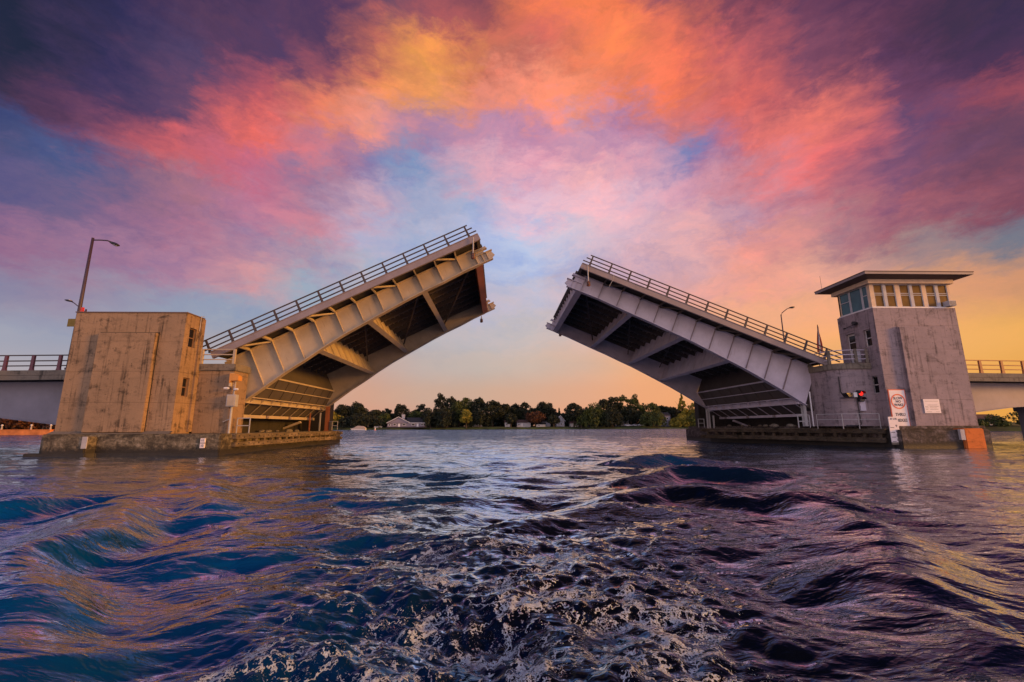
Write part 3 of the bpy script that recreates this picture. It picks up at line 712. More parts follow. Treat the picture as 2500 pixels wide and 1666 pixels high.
    m = MB(); m.prism_y([(cx-sx*0.3, cz-0.05), (dx-sx*0.1, dz+0.05), (dx-sx*0.5, dz+0.2), (cx-sx*0.7, cz)], y0, y1); wbuild(m, 'recess_plate', 'deck_steel')
    m = MB(); m.box(min(dx-sx*0.25, dx), max(dx-sx*0.25, dx), y0-0.05, y1+0.05, ez, dz); lb = wbuild(m, 'lower_beam', mats['girder'])
    for j in range(4):
        y = y0+1.0+(y1-y0-2.5)*j/3
        m = MB(); m.bar((dx+sx*0.05, y, dz), (dx+sx*0.05, y, ez+0.02), 0.3, 0.12, up=(1, 0, 0)); wbuild(m, 'pad', 'fascia_paint', lb)
    for j in range(9):
        y = y0+0.6+(y1-y0-1.2)*j/8
        m = MB(); m.bar((cx-sx*0.1, y, cz-0.03), (dx-sx*0.1, y+0.3, dz), 0.06, 0.06); wbuild(m, 'diagonal_brace', mats['girder'])
    m = MB(); m.prism_y([(dx, ez-0.12), (dx-sx*1.7, ez-0.8), (dx-sx*1.7, ez-0.95), (dx+sx*0.1, ez-0.28)], y1-3.2, y1-2.9); wbuild(m, 'tail_strut', mats['beam'])
    return root
FLOOR_S = (5.1, 9.5, 13.4)
LM = dict(stiff='girder_paint', fascia='fascia_paint', girder='girder_paint', bracket='girder_paint', beam='girder_paint', plate='deck_steel')
RM = dict(stiff='fascia_paint', fascia='fascia_paint', girder='girder_paint_grey', bracket='deck_steel', beam='girder_paint_grey', plate='deck_steel')  # darker stiffener colour stands in for their shadow lines
build_leaf('raised left drawbridge leaf with tan girder panels, tip with rusty orange end beam', (-18.76, 28.9, 6.35), 1, 26.0, 19.2, 13.8, 1.55, 2.0,
           [1.16, 1.26, 1.27, 1.35, 1.48, 1.61, 1.74, 1.96, 2.25, 2.47, 2.79], LM, 'rusty_steel', [(-16.3, 5.05), (-17.0, 3.55), (-17.1, 3.2), (-18.0, 2.45), (0, 2.22)])
build_leaf('raised right drawbridge leaf with grey lilac girder panels and ribbed tip', (6.59+20.5*math.cos(R(22.5)), 33.2, 14.32-20.5*math.sin(R(22.5))), -1, 22.5, 20.5, 15.8, 1.63, 2.35,
           [1.33, 1.42, 1.5, 1.55, 1.66, 1.74, 1.9, 2.07, 2.24, 2.48, 2.74], RM, 'girder_paint_grey', [(22.9, 5.3), (23.8, 3.72), (23.95, 3.28), (25.2, 2.52), (0, 2.3)])

def nav_light(label, x, y, ztop, zbot):
    t = thing('navigation_light', label, 'light', (x, y, zbot), group='navigation lights hanging at the leaf tips')
    MB().tube([(x, y, zbot+0.42), (x, y, ztop)], 0.045, 8).build('pipe', 'galvanised', t)
    MB().tube([(x, y, zbot), (x, y, zbot+0.05), (x, y, zbot+0.3), (x, y, zbot+0.42)], [0.10, 0.13, 0.13, 0.05], 12).build('lantern', 'red_brown', t)
    m = MB()
    for z in (0.08, 0.18, 0.30): m.tube([(x, y, zbot+z), (x, y, zbot+z+0.025)], 0.155, 12)
    for k in range(5):
        a = k*2*math.pi/5; m.tube([(x+0.15*math.cos(a), y+0.15*math.sin(a), zbot+0.02), (x+0.15*math.cos(a), y+0.15*math.sin(a), zbot+0.5)], 0.012, 5)
    m.build('guard', 'black_metal', t)
nav_light('pale pipe with caged red lantern hanging from the tip of the left leaf', -1.80, 28.72, 14.42, 12.85)
nav_light('pale pipe with caged red lantern hanging from the tip of the right leaf', 7.0, 33.0, 14.05, 12.35)
nav_light('small dark lantern hanging below the far side of the left leaf tip', -1.9, 46.1, 13.2, 12.5)
nav_light('small dark lantern hanging below the far side of the right leaf tip', 7.2, 50.9, 13.0, 12.0)
def cable():
    pts = []
    for i in range(9):
        t = i/8; pts.append((9.0+0.05*math.sin(t*7)-1.0*max(0, t-0.55), 33.05, 13.35-0.9*t-0.5*max(0, t-0.5)))
    m = MB().tube(pts, 0.016, 5); o = m.build('cable', 'galvanised', None)
    tag(o, 'thin pale cable dangling from the railing near the right leaf tip', 'cable')
cable()

# ------------------------------------------------------------------ windows set into a wall
def window_x(parent, x, y0, y1, z0, z1, sx, frame='window_frame', glass='glass_dark', rail=True, name='window'):
    """window in a wall whose outer face is at x and faces sx; the pane sits back in its recess"""
    xi = x-sx*0.02
    m = MB(); t = 0.055
    for a, b, c, d in ((y0, y0+t, z0, z1), (y1-t, y1, z0, z1), (y0+t, y1-t, z0, z0+t), (y0+t, y1-t, z1-t, z1)):
        m.box(min(xi, xi+sx*0.06), max(xi, xi+sx*0.06), a, b, c, d)
    if rail: m.box(min(xi, xi+sx*0.07), max(xi, xi+sx*0.07), y0+t, y1-t, (z0+z1)/2-0.03, (z0+z1)/2+0.03)
    w = m.build(name, frame, parent)
    MB().box(min(xi-sx*0.02, xi+sx*0.02), max(xi-sx*0.02, xi+sx*0.02), y0+t, y1-t, z0+t, z1-t).build('pane', glass, w)
    return w
def wall_with_holes(m, axis, pos0, pos1, a0, a1, z0, z1, holes):
    """a wall slab between pos0..pos1 on the given axis, spanning a0..a1 and z0..z1, left open at the holes (a, b, za, zb)"""
    aa = sorted({a0, a1, *[h[0] for h in holes], *[h[1] for h in holes]})
    zz = sorted({z0, z1, *[h[2] for h in holes], *[h[3] for h in holes]})
    for i in range(len(aa)-1):
        for j in range(len(zz)-1):
            ca, cz = (aa[i]+aa[i+1])/2, (zz[j]+zz[j+1])/2
            if any(h[0] < ca < h[1] and h[2] < cz < h[3] for h in holes): continue
            if axis == 'x': m.box(pos0, pos1, aa[i], aa[i+1], zz[j], zz[j+1])
            else: m.box(aa[i], aa[i+1], pos0, pos1, zz[j], zz[j+1])

# ------------------------------------------------------------------ left pier, tower, wing, fender
def build_left():
    t = thing('bridge_pier', 'mossy concrete pier base standing in the river under the left tower', 'pier', (-21, 36, 0), 'concrete piers in the river')
    MB().prism_z([(-26.2, 26.62), (-16.1, 26.62), (-16.1, 46.4), (-26.2, 46.4)], -1.5, 1.2).build('base', 'river_stained_concrete', t, bevel=0.06)
    MB().prism_z([(-25.5, 26.05), (-23.15, 26.05), (-23.0, 26.62), (-25.65, 26.62)], -1.5, 1.08).build('nose_block', 'river_stained_concrete', t, bevel=0.05)
    MB().prism_z([(-26.35, 25.95), (-23.0, 25.95), (-22.8, 26.4), (-16.0, 26.45), (-16.0, 26.62), (-26.35, 26.62)], -1.5, 0.16).build('footing', 'river_stained_concrete', t, bevel=0.04)
    m = MB(); m.box(-19.6, -19.4, 28.9, 45.2, 1.2, 5.15); m.box(-25.8, -16.9, 44.9, 46.2, 1.2, 5.15); m.build('pit_wall', 'dark_shade_concrete', t)  # shade of the pit put into the wall colour
    # sloped weathering on the ledge at the tower foot
    MB().add([(-26.0, 26.66, 1.2), (-19.1, 26.66, 1.2), (-19.1, 27.0, 1.36), (-26.0, 27.0, 1.36)], [(0, 1, 2, 3)]).build('ledge', 'base_concrete', t)
    m = MB()
    for i in range(9):
        a = rng.uniform(-19.2, -16.6); y = rng.uniform(30, 43); r = rng.uniform(0.12, 0.3)
        m.ell((a, y, 1.25), (r, r*1.3, r*0.6), 8, 5)
    m.build('rubble', 'cap_concrete', t)
    # tower
    t = thing('bridge_tower', 'brown stained concrete tower without a cabin, at the left end of the drawbridge', 'tower', (-22.5, 27.8, 1.2))
    m = MB(); m.box(-25.87, -19.55, 27.0, 28.6, 1.2, 8.5)
    wall_with_holes(m, 'x', -19.55, -19.25, 27.0, 28.6, 1.2, 8.5, [(27.44, 28.07, 6.47, 7.68), (27.44, 28.0, 3.42, 4.57)])
    m.build('wall', 'tower_concrete', t)
    MB().box(-25.92, -19.2, 26.95, 28.65, 8.5, 8.56).build('parapet_flashing', 'roof_edge', t)
    MB().box(-24.12, -20.75, 26.73, 27.0, 1.3, 7.2).build('raised_panel', 'tower_concrete', t, bevel=0.02)
    MB().box(-19.25, -19.12, 28.28, 28.62, 1.3, 8.45).build('corner_strip', 'tower_concrete', t)
    m = MB(); m.box(-24.2, -24.12, 26.95, 27.0, 1.3, 7.28); m.box(-24.12, -20.7, 26.95, 27.0, 7.2, 7.27); m.box(-20.75, -20.71, 26.97, 27.0, 1.3, 7.2); m.build('panel_shade_line', 'dark_shade_concrete', t)  # dark strips draw the panel's shadow line, with stain along the top
    window_x(t, -19.42, 27.44, 28.07, 6.47, 7.68, 1, 'brown_frame'); window_x(t, -19.42, 27.44, 28.0, 3.42, 4.57, 1, 'brown_frame')
    m = MB(); m.tube([(-19.17, 28.2, 7.6), (-19.17, 28.2, 8.6), (-19.17, 28.5, 8.64)], 0.02, 6); m.build('conduit', 'galvanised', t)
    # wing beside the leaf root
    t = thing('wing_wall', 'short tan concrete wing with a flat cap beside the left tower', 'wall', (-18, 29, 1.2))
    MB().box(-19.12, -16.92, 28.6, 30.2, 1.2, 5.12).build('wall', 'tower_concrete', t, bevel=0.02)
    MB().box(-19.2, -16.84, 28.5, 30.3, 5.12, 5.56).build('cap', 'cap_concrete', t, bevel=0.03)
    m = MB()
    for z in (6.5, 6.16, 5.84): m.bar((-19.1, 28.58, z), (-16.98, 28.58, z), 0.05, 0.06)
    rl = m.build('railing', 'girder_paint', t)
    for x in (-19.06, -17.03): MB().box(x-0.07, x+0.07, 28.53, 28.67, 5.56, 6.52).build('post', 'girder_paint', rl)
    # equipment on the wing end
    t = thing('equipment_box', 'grey metal cabinet with conduits strapped to the edge of the left wing', 'cabinet', (-16.8, 28.5, 1.2))
    MB().box(-17.0, -16.45, 28.22, 28.58, 2.84, 3.58).build('body', 'galvanised', t, bevel=0.015)
    MB().box(-16.94, -16.51, 28.2, 28.22, 2.9, 3.52).build('door', 'girder_paint', t)
    m = MB(); m.tube([(-16.74, 28.45, 1.2), (-16.74, 28.45, 2.84)], 0.07, 8); m.tube([(-16.7, 28.45, 3.58), (-16.66, 28.45, 4.5)], 0.03, 6); m.tube([(-16.78, 28.5, 3.58), (-16.82, 28.5, 4.7)], 0.025, 6)
    m.tube([(-17.2, 28.5, 1.9), (-16.74, 28.45, 2.1)], 0.03, 6); m.build('conduit', 'galvanised', t)
    t = thing('hooded_lamp', 'orange hooded box lamp on a bracket at the top of the left wing edge', 'lamp', (-16.7, 28.5, 4.5))
    MB().prism_y([(-16.95, 4.92), (-16.62, 4.88), (-16.4, 4.74), (-16.4, 4.45), (-16.84, 4.45), (-16.95, 4.3)], 28.2, 28.62).build('hood', 'hood_orange', t)
    MB().box(-17.0, -16.9, 28.3, 28.6, 4.1, 4.95).build('bracket', 'girder_paint', t)
    t = thing('floodlight', 'small white floodlight pair on the left wing edge above the cabinet', 'light', (-16.8, 28.4, 3.95))
    MB().tube([(-17.28, 28.35, 3.98), (-17.05, 28.35, 3.98), (-16.98, 28.35, 3.98)], [0.075, 0.075, 0.04], 10).build('lamp_head', 'white_paint', t)
    MB().tube([(-16.42, 28.35, 3.92), (-16.6, 28.35, 3.92), (-16.7, 28.35, 3.92)], [0.065, 0.065, 0.04], 10).build('lamp_head', 'white_paint', t)
    MB().tube([(-17.0, 28.4, 3.96), (-16.7, 28.4, 3.92)], 0.03, 6).build('arm', 'black_metal', t)
    def frame(x0, x1, y, z0, z1, label):
        t = thing('guard_frame', label, 'guard rail', (x0, y, z0), 'small grey guard frames on the fenders')
        m = MB()
        for z in (z1, (z0+z1)/2): m.bar((x0, y, z), (x1, y, z), 0.05)
        m.build('rail', 'galvanised', t)
        for x in (x0, x1): MB().bar((x, y, z0), (x, y, z1+0.02), 0.05).build('post', 'galvanised', t)
    frame(-16.6, -15.82, 29.0, 1.2, 2.14, 'pale square guard frame at the near end of the left fender')
    frame(-15.78, -15.27, 43.0, 1.3, 2.1, 'pale square guard frame at the far end of the left fender')
    fender('timber fender of two heavy beams along the left pier', (-15.98, 27.7), (-15.6, 43.6), [(0.86, 1.16), (0.42, 0.70)], -1)
    t = thing('steel_column', 'orange rusty steel column standing at the far end of the left pier', 'column', (-16.3, 43, 1.2))
    m = MB(); m.box(-16.44, -16.16, 42.9, 42.94, 1.2, 3.5); m.box(-16.44, -16.16, 43.2, 43.24, 1.2, 3.5); m.box(-16.32, -16.28, 42.94, 43.2, 1.2, 3.5); m.build('shaft', 'rusty_steel', t)
    m = MB(); m.box(-16.5, -16.1, 42.85, 43.3, 1.2, 1.24); m.build('foot_plate', 'rusty_steel', t)
    for x, lab in ((-17.75, 'thin orange post left of the rusty column on the left pier'), (-16.8, 'thin pale post just left of the rusty column on the left pier')):
        o = MB().box(x-0.05, x+0.05, 42.6, 42.7, 1.2, 2.9).build('post', 'rusty_steel' if x < -17 else 'galvanised'); tag(o, lab, 'post')
    t = thing('cabinet', 'small brown cabinet beside the rusty column on the left pier', 'cabinet', (-15.95, 43.2, 1.3))
    MB().box(-16.08, -15.85, 43.1, 43.4, 1.2, 2.05).build('body', 'cap_concrete', t, bevel=0.01); MB().box(-16.1, -15.83, 43.08, 43.42, 2.05, 2.09).build('lid', 'galvanised', t)
    # clearance sign
    t = thing('gauge_board', 'small white numbered board on the mossy base of the left pier', 'sign', (-17.0, 26.55, 0.4), 'white water gauge boards')
    for z0, z1, s in ((0.70, 0.95, '11'), (0.40, 0.66, '12')):
        MB().box(-17.16, -16.9, 26.52, 26.6, z0, z1).build('board', 'sign_white', t); text_part(s, 0.16, (-17.03, 26.515, (z0+z1)/2), 'ink', t)
    t = thing('warning_sign', 'yellow blank sheet sign on the left edge of the left tower', 'sign', (-26.3, 27.6, 7.8))
    MB().box(-26.9, -26.4, 27.6, 27.63, 7.76, 8.26).build('plate', 'yellow_sheet', t); MB().bar((-26.4, 27.65, 8.0), (-25.87, 27.65, 8.0), 0.05).build('bracket', 'black_metal', t)
    t = thing('added_chamfer_slab', 'added thin slab for the pale chamfer face on the nose of the left pier base', 'plate', (-23.2, 26.2, 0.5))
    MB().box(-23.32, -23.02, 25.98, 26.03, 0.42, 1.07).build('plate', 'pale_concrete', t, bevel=0.01)  # thin slab added for the nose's pale chamfer face

def fender(label, a, b, levels, side):
    t = thing('timber_fender', label, 'fender', (a[0], a[1], 0), 'timber fenders along the channel')
    A = Vector((a[0], a[1], 0)); B = Vector((b[0], b[1], 0)); d = (B-A).normalized(); L = (B-A).length
    nrm = Vector((d.y, -d.x, 0))*(1 if side < 0 else -1)   # towards the channel
    for z0, z1 in levels:
        m = MB(); n = 4
        for i in range(n):
            p = A+d*(L*i/n+0.01); q = A+d*(L*(i+1)/n-0.01); j = Vector((0, 0, rng.uniform(-0.015, 0.015)))
            zc = Vector((0, 0, (z0+z1)/2)); m.bar(p+zc+j, q+zc+j, 0.30, z1-z0)
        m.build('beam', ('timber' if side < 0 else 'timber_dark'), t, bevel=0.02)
        # bolt heads
        m = MB()
        for i in range(int(L/0.55)):
            c = A+d*(0.3+0.55*i)+nrm*0.16+Vector((0, 0, (z0+z1)/2+0.04*(-1)**i)); m.tube([c-nrm*0.02, c+nrm*0.02], 0.04, 6)
        m.build('bolts', 'black_metal', t)
    for i in range(int(L/1.0)+1):
        p = A+d*(0.35+1.0*i) - nrm*0.02
        if (p-A).length > L: break
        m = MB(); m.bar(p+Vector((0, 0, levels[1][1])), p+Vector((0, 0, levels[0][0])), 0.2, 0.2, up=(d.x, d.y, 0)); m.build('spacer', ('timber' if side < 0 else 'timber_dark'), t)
    m = MB(); c = A-nrm*0.45
    m.bar(c+Vector((0, 0, -1.2)), c+Vector((0, 0, levels[0][1]-0.02)), 0.55, 0.7, up=(0, 1, 0)); m.build('end_pile', 'dark_shade_concrete', t, bevel=0.03)
    for z0, z1 in levels:
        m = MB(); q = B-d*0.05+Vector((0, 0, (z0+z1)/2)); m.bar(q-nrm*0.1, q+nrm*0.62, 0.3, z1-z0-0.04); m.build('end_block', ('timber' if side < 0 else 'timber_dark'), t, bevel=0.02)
    if 1:
        m = MB(); m.bar(A-nrm*0.35+Vector((0, 0, levels[0][1]-0.01)), B-nrm*0.35+Vector((0, 0, levels[0][1]-0.01)), 0.75, 0.06); m.build('walkway', 'base_concrete', t)

build_left()

# ------------------------------------------------------------------ right pier, control tower, wing
def build_right():
    t = thing('bridge_pier', 'dark stained concrete pier base standing in the river under the control tower', 'pier', (28, 38, 0), 'concrete piers in the river')
    MB().prism_z([(27.55, 30.15), (33.9, 30.15), (34.6, 31.0), (34.6, 52), (21.8, 52), (21.8, 46), (27.35, 31.2)], -1.5, 1.25).build('base', 'river_stained_concrete_grey', t, bevel=0.06)
    MB().prism_z([(31.85, 29.95), (33.2, 29.95), (33.95, 30.6), (33.9, 31.2), (31.85, 31.2)], -1.5, 1.32).build('nose_block', 'sun_tint_concrete', t, bevel=0.06)
    MB().prism_z([(31.55, 29.93), (31.85, 29.93), (31.85, 30.1), (31.55, 30.1)], 0.55, 1.26).build('corner_plate', 'pale_concrete', t)
    MB().prism_z([(27.4, 31.6), (27.6, 30.7), (34.3, 30.7), (34.3, 51.8), (22.0, 51.8), (22.0, 46)], 1.25, 1.5).build('plinth', 'river_stained_concrete_grey', t, bevel=0.05)
    m = MB(); m.box(26.9, 27.1, 34.6, 51, 1.5, 5.7); m.box(23.0, 34, 50.9, 51.9, 1.5, 5.7); m.build('pit_wall', 'dark_shade_concrete', t)  # dark wall colour holds the shade inside the pit
    m = MB()
    for i in range(9):
        a = rng.uniform(23.5, 26); y = rng.uniform(36, 47); r = rng.uniform(0.12, 0.3); m.ell((a, y, 1.55), (r, r*1.3, r*0.6), 8, 5)
    m.build('rubble', 'cap_concrete', t)
    # control tower
    t = thing('control_tower', 'grey pink concrete control tower with a glazed cabin and flat overhanging roof', 'tower', (31, 32.8, 1.5))
    X0, X1, Y0, Y1 = 27.77, 34.1, 31.0, 34.5
    m = MB(); m.box(X0+0.35, X1, Y0, Y1, 1.5, 10.15)
    wall_with_holes(m, 'x', X0, X0+0.35, Y0, Y1, 1.5, 10.15, [(31.52, 32.2, 7.38, 8.66), (33.0, 33.9, 6.35, 8.66), (31.55, 32.2, 3.86, 5.13)])
    m.build('wall', 'tower_concrete_grey', t)
    MB().add([(X0+1.55, Y0-0.26, 1.5), (X1-0.4, Y0-0.26, 1.5), (X1-0.4, Y0-0.26, 8.3), (X1-1.2, Y0-0.26, 8.68), (X0+1.55, Y0-0.26, 8.62),
              (X0+1.55, Y0, 1.5), (X1-0.12, Y0, 1.5), (X1-0.12, Y0, 8.35), (X1-1.1, Y0, 8.76), (X0+1.55, Y0, 8.7)],
             [(0,1,2,3,4), (0,4,9,5), (4,3,8,9), (3,2,7,8), (2,1,6,7), (1,0,5,6)]).build('raised_panel', 'tower_concrete_grey', t)
    window_x(t, X0+0.22, 31.52, 32.2, 7.38, 8.66, -1); window_x(t, X0+0.22, 31.55, 32.2, 3.86, 5.13, -1)
    # door
    d = MB().box(X0+0.2, X0+0.26, 33.0, 33.9, 6.35, 8.66).build('door', 'window_frame', t)
    MB().box(X0+0.17, X0+0.2, 33.12, 33.78, 7.42, 8.5).build('pane', 'glass_dark', d)
    MB().box(X0+0.165, X0+0.175, 33.12, 33.78, 7.93, 7.98).build('glazing_bar', 'window_frame', d)
    # cabin: sill, corner posts, mullions, sashes
    cx0, cx1, cy0, cy1, cz0, cz1 = 27.9, 34.08, 31.15, 34.3, 10.15, 12.02
    MB().box(cx0-0.06, cx1+0.05, cy0-0.08, cy1+0.06, cz0, cz0+0.09).build('sill', 'white_paint', t)
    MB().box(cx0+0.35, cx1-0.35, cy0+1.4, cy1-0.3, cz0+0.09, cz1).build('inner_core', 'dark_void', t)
    piers = [(cx0, 28.2), (29.87, 30.22), (31.95, 32.25), (33.93, cx1)]
    m = MB()
    for a, b in piers: m.box(a, b, cy0, cy0+0.25, cz0+0.09, cz1)
    m.box(cx1-0.2, cx1, cy0+0.25, cy1, cz0+0.09, cz1); m.box(cx0, cx1-0.2, cy1-0.2, cy1, cz0+0.09, cz1); m.build('cabin_wall', 'cab_wall', t)
    for a, b in ((28.2, 29.87), (30.22, 31.95), (32.25, 33.93)):
        mid = (a+b)/2
        MB().box(mid-0.11, mid+0.11, cy0-0.01, cy0+0.16, cz0+0.09, cz1).build('mullion', 'siding_white', t)
        for p, q in ((a, mid-0.11), (mid+0.11, b)):
            m = MB(); y = cy0+0.02
            for u0, u1, v0, v1 in ((p, p+0.05, cz0+0.09, cz1), (q-0.05, q, cz0+0.09, cz1), (p+0.05, q-0.05, cz0+0.09, cz0+0.15), (p+0.05, q-0.05, cz1-0.05, cz1), (p+0.05, q-0.05, 11.16, 11.21), (p+0.05, q-0.05, 11.30, 11.35)):
                m.box(u0, u1, y, y+0.07, v0, v1)
            w = m.build('window', 'siding_white', t)
            MB().box(p+0.05, q-0.05, y+0.03, y+0.05, cz0+0.15, cz1-0.05).build('pane', 'glass_amber', w)
    # side glazing
    m = MB()
    for a, b in ((cy0, cy0+0.13), (31.92, 32.0), (33.1, 33.18), (cy1-0.12, cy1)): m.box(cx0, cx0+0.14, max(a, cy0+0.25) if a == cy0 else a, b if a != cy0 else cy0+0.27, cz0+0.09, cz1)
    m.build('side_mullion', 'siding_white', t)
    for a, b, rail in ((cy0+0.27, 31.92, True), (32.0, 33.1, False), (33.18, cy1-0.12, True)):
        m = MB(); x = cx0+0.02
        for u0, u1, v0, v1 in ((a, a+0.05, cz0+0.09, cz1), (b-0.05, b, cz0+0.09, cz1), (a+0.05, b-0.05, cz0+0.09, cz0+0.16), (a+0.05, b-0.05, cz1-0.05, cz1)): m.box(x, x+0.08, u0, u1, v0, v1)
        if rail: m.box(x-0.01, x+0.07, a+0.05, b-0.05, 11.22, 11.28)
        w = m.build('window', 'siding_white', t)
        MB().box(x+0.03, x+0.05, a+0.05, b-0.05, cz0+0.16, cz1-0.05).build('pane', 'glass_teal', w)
    MB().box(27.62, 34.22, 30.86, 34.6, 12.02, 12.33).build('frieze', 'cab_wall', t)
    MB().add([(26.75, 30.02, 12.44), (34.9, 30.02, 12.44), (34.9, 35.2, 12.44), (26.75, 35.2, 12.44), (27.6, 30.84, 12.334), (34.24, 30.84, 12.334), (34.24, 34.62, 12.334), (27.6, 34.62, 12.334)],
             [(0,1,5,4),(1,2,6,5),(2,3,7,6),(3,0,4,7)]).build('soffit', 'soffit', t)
    rf = MB().box(26.72, 34.93, 29.99, 35.2, 12.44, 12.62).build('roof', 'fascia_paint', t)
    MB().box(26.69, 34.96, 29.96, 35.23, 12.62, 12.67).build('roof_edging', 'roof_edge', rf)
    o = MB().tube([(27.0, 34.7, 12.6), (26.98, 34.7, 13.9)], 0.012, 5).build('antenna', 'black_metal'); tag(o, 'thin whip antenna on the back corner of the cabin roof', 'antenna')
    t2 = thing('air_conditioner', 'window air conditioner in the rightmost front window of the cabin', 'air conditioner', (33.7, 31, 10.2))
    MB().box(33.42, 33.98, 30.72, 31.2, 10.26, 10.66).build('case', 'siding_white', t2, bevel=0.015)
    m = MB()
    for k in range(6): m.box(33.45, 33.95, 30.705, 30.72, 10.30+0.055*k, 10.32+0.055*k)
    m.build('grille', 'black_metal', t2)
    t2 = thing('wall_lamp', 'dark round floodlight with a side arm on the side wall of the control tower', 'lamp', (27.7, 32.7, 9.3))
    m = MB(); m.tube([(27.77, 32.6, 9.33), (27.5, 32.6, 9.33), (27.42, 32.6, 9.33)], [0.10, 0.16, 0.14], 12); m.build('lamp_head', 'black_metal', t2)
    m = MB(); m.tube([(27.6, 32.6, 9.25), (27.6, 33.6, 9.16)], 0.03, 6); m.ell((27.6, 33.7, 9.15), (0.08, 0.14, 0.06)); m.build('arm', 'black_metal', t2)
    # signs on the tower
    t2 = thing('speed_sign', 'tall white board with orange border reading slow no wake thru bridges', 'sign', (28.45, 30.95, 1.5))
    MB().box(27.83, 29.07, 30.93, 30.97, 1.44, 4.07).build('border', 'sign_orange', t2)
    MB().box(27.89, 29.01, 30.915, 30.93, 1.50, 4.01).build('board', 'sign_white', t2)
    m = MB(); n = 40
    vs = [(28.45+r*math.cos(2*math.pi*i/n), yy, 3.22+r*math.sin(2*math.pi*i/n)) for yy in (30.912, 30.900) for r in (0.45, 0.53) for i in range(n)]
    fs = []
    for i in range(n):
        j = (i+1) % n; fs += [(2*n+i, 2*n+j, 3*n+j, 3*n+i), (n+i, n+j, 3*n+j, 3*n+i), (i, 2*n+i, 2*n+j, j)]
    m.add(vs, fs).build('ring', 'sign_orange', t2)
    for s, z in (('SLOW', 3.44), ('NO', 3.21), ('WAKE', 2.97)): text_part(s, 0.25, (28.45, 30.908, z), 'ink', t2, xs=0.95)
    for s, z in (('THRU', 2.29), ('BRIDGES', 1.88)): text_part(s, 0.31, (28.45, 30.908, z), 'ink', t2, xs=0.72 if s == 'BRIDGES' else 0.9)
    t2 = thing('gauge_board', 'tall white water gauge board numbered 9 to 12 in front of the control tower', 'sign', (27.38, 30.4, 0.3), 'white water gauge boards')
    MB().box(27.05, 27.71, 30.38, 30.44, 0.40, 2.13).build('board', 'sign_white', t2)
    MB().box(27.05, 27.71, 30.37, 30.43, 0.24, 0.40).build('foot', 'cap_concrete', t2)
    text_part('AT CTR', 0.17, (27.40, 30.375, 1.98), 'ink', t2, xs=0.8)
    for s, z in (('9', 1.49), ('10', 1.16), ('11', 0.84), ('12', 0.55)):
        text_part(s, 0.24, (27.53, 30.375, z), 'ink', t2)
        MB().box(27.10, 27.36, 30.37, 30.38, z-0.11, z-0.075).build('tick', 'ink', t2)
    t2 = thing('notice_board', 'small white notice with lines of fine print on the front of the control tower', 'sign', (30.6, 30.7, 2.4))
    MB().box(30.07, 31.24, 30.69, 30.73, 2.38, 3.36).build('board', 'sign_white', t2, bevel=0.006)
    m = MB()
    for z, segs in ((3.22, ((0.1, 1.07),)), (2.95, ((0.25, 0.95),)), (2.85, ((0.08, 0.3), (0.4, 1.05))), (2.75, ((0.08, 0.3), (0.4, 0.9))), (2.65, ((0.08, 0.25), (0.4, 0.98))), (2.47, ((0.1, 0.5), (0.8, 1.05)))):
        for a, b in segs: m.box(30.07+a, 30.07+b, 30.683, 30.69, z-0.008, z+0.008)
    m.build('fine_print', 'ink', t2)
    text_part('RULES OF BRIDGE', 0.12, (30.65, 30.685, 3.08), 'ink', t2, xs=0.9) if False else None
    # wing with rounded corner
    t2 = thing('wing_wall', 'pale grey rounded concrete wing with a brown cap beside the control tower', 'wall', (26, 34, 1.5))
    cxr, cyr, r = 26.35, 33.2, 1.2
    def outline(o, ext):
        pts = [(27.77, 32.0-o)]
        for k in range(10):
            a = R(-90-85*k/9); pts.append((cxr+(r+o)*math.cos(a), cyr+(r+o)*math.sin(a)))
        pts += [(25.05-o, 36.3), (27.77, 36.3)]
        return pts
    MB().prism_z(outline(0, 0), 1.5, 5.68).build('wall', 'tower_concrete_grey', t2)
    MB().prism_z(outline(0.1, 0), 5.68, 6.14).build('cap', 'cap_concrete', t2, bevel=0.03)
    path = [(27.7, 31.95), (26.4, 31.98), (25.6, 32.25), (25.2, 32.9), (25.03, 33.7), (24.98, 36.2)]
    m = MB()
    for z in (7.12, 6.78, 6.44): m.tube([(x, y, z) for x, y in path], 0.035, 6)
    rl = m.build('railing', 'girder_paint_grey', t2)
    for x, y in ((27.55, 31.97), (26.72, 31.97), (25.25, 32.75), (25.0, 34.6)):
        MB().box(x-0.1, x+0.1, y-0.07, y+0.07, 6.14, 7.2).build('post', 'cap_concrete', rl)
    m = MB(); m.prism_y([(24.4, 5.6), (25.04, 6.0), (25.04, 4.85), (24.4, 4.95)], 35.2, 36.3); m.build('corbel', 'cap_concrete', t2)
    # blue-white steps panel
    m = MB()
    for k in range(3): m.box(26.92, 27.42, 32.3, 32.34, 6.25+0.3*k, 6.48+0.3*k)
    o = m.build('stair_panel', 'siding_white', t2)
    m = MB(); m.tube([(25.45, 32.3, 5.15), (25.45, 32.3, 4.0), (25.5, 32.28, 3.9)], 0.04, 6); m.tube([(25.3, 32.3, 3.55), (26.3, 31.93, 3.55)], 0.03, 6)
    m.tube([(26.3, 31.93, 3.45), (26.36, 31.93, 1.62), (26.2, 31.93, 1.55), (25.4, 32.2, 1.55)], 0.03, 6); m.build('conduit', 'black_metal', t2)
    MB().box(26.45, 26.85, 31.88, 31.99, 2.6, 3.4).build('junction_box', 'girder_paint_grey', t2)
    # channel signal
    t2 = thing('traffic_signal', 'two lens channel signal with its red lamp lit on the rounded right wing', 'traffic light', (26.5, 31.8, 3.5))
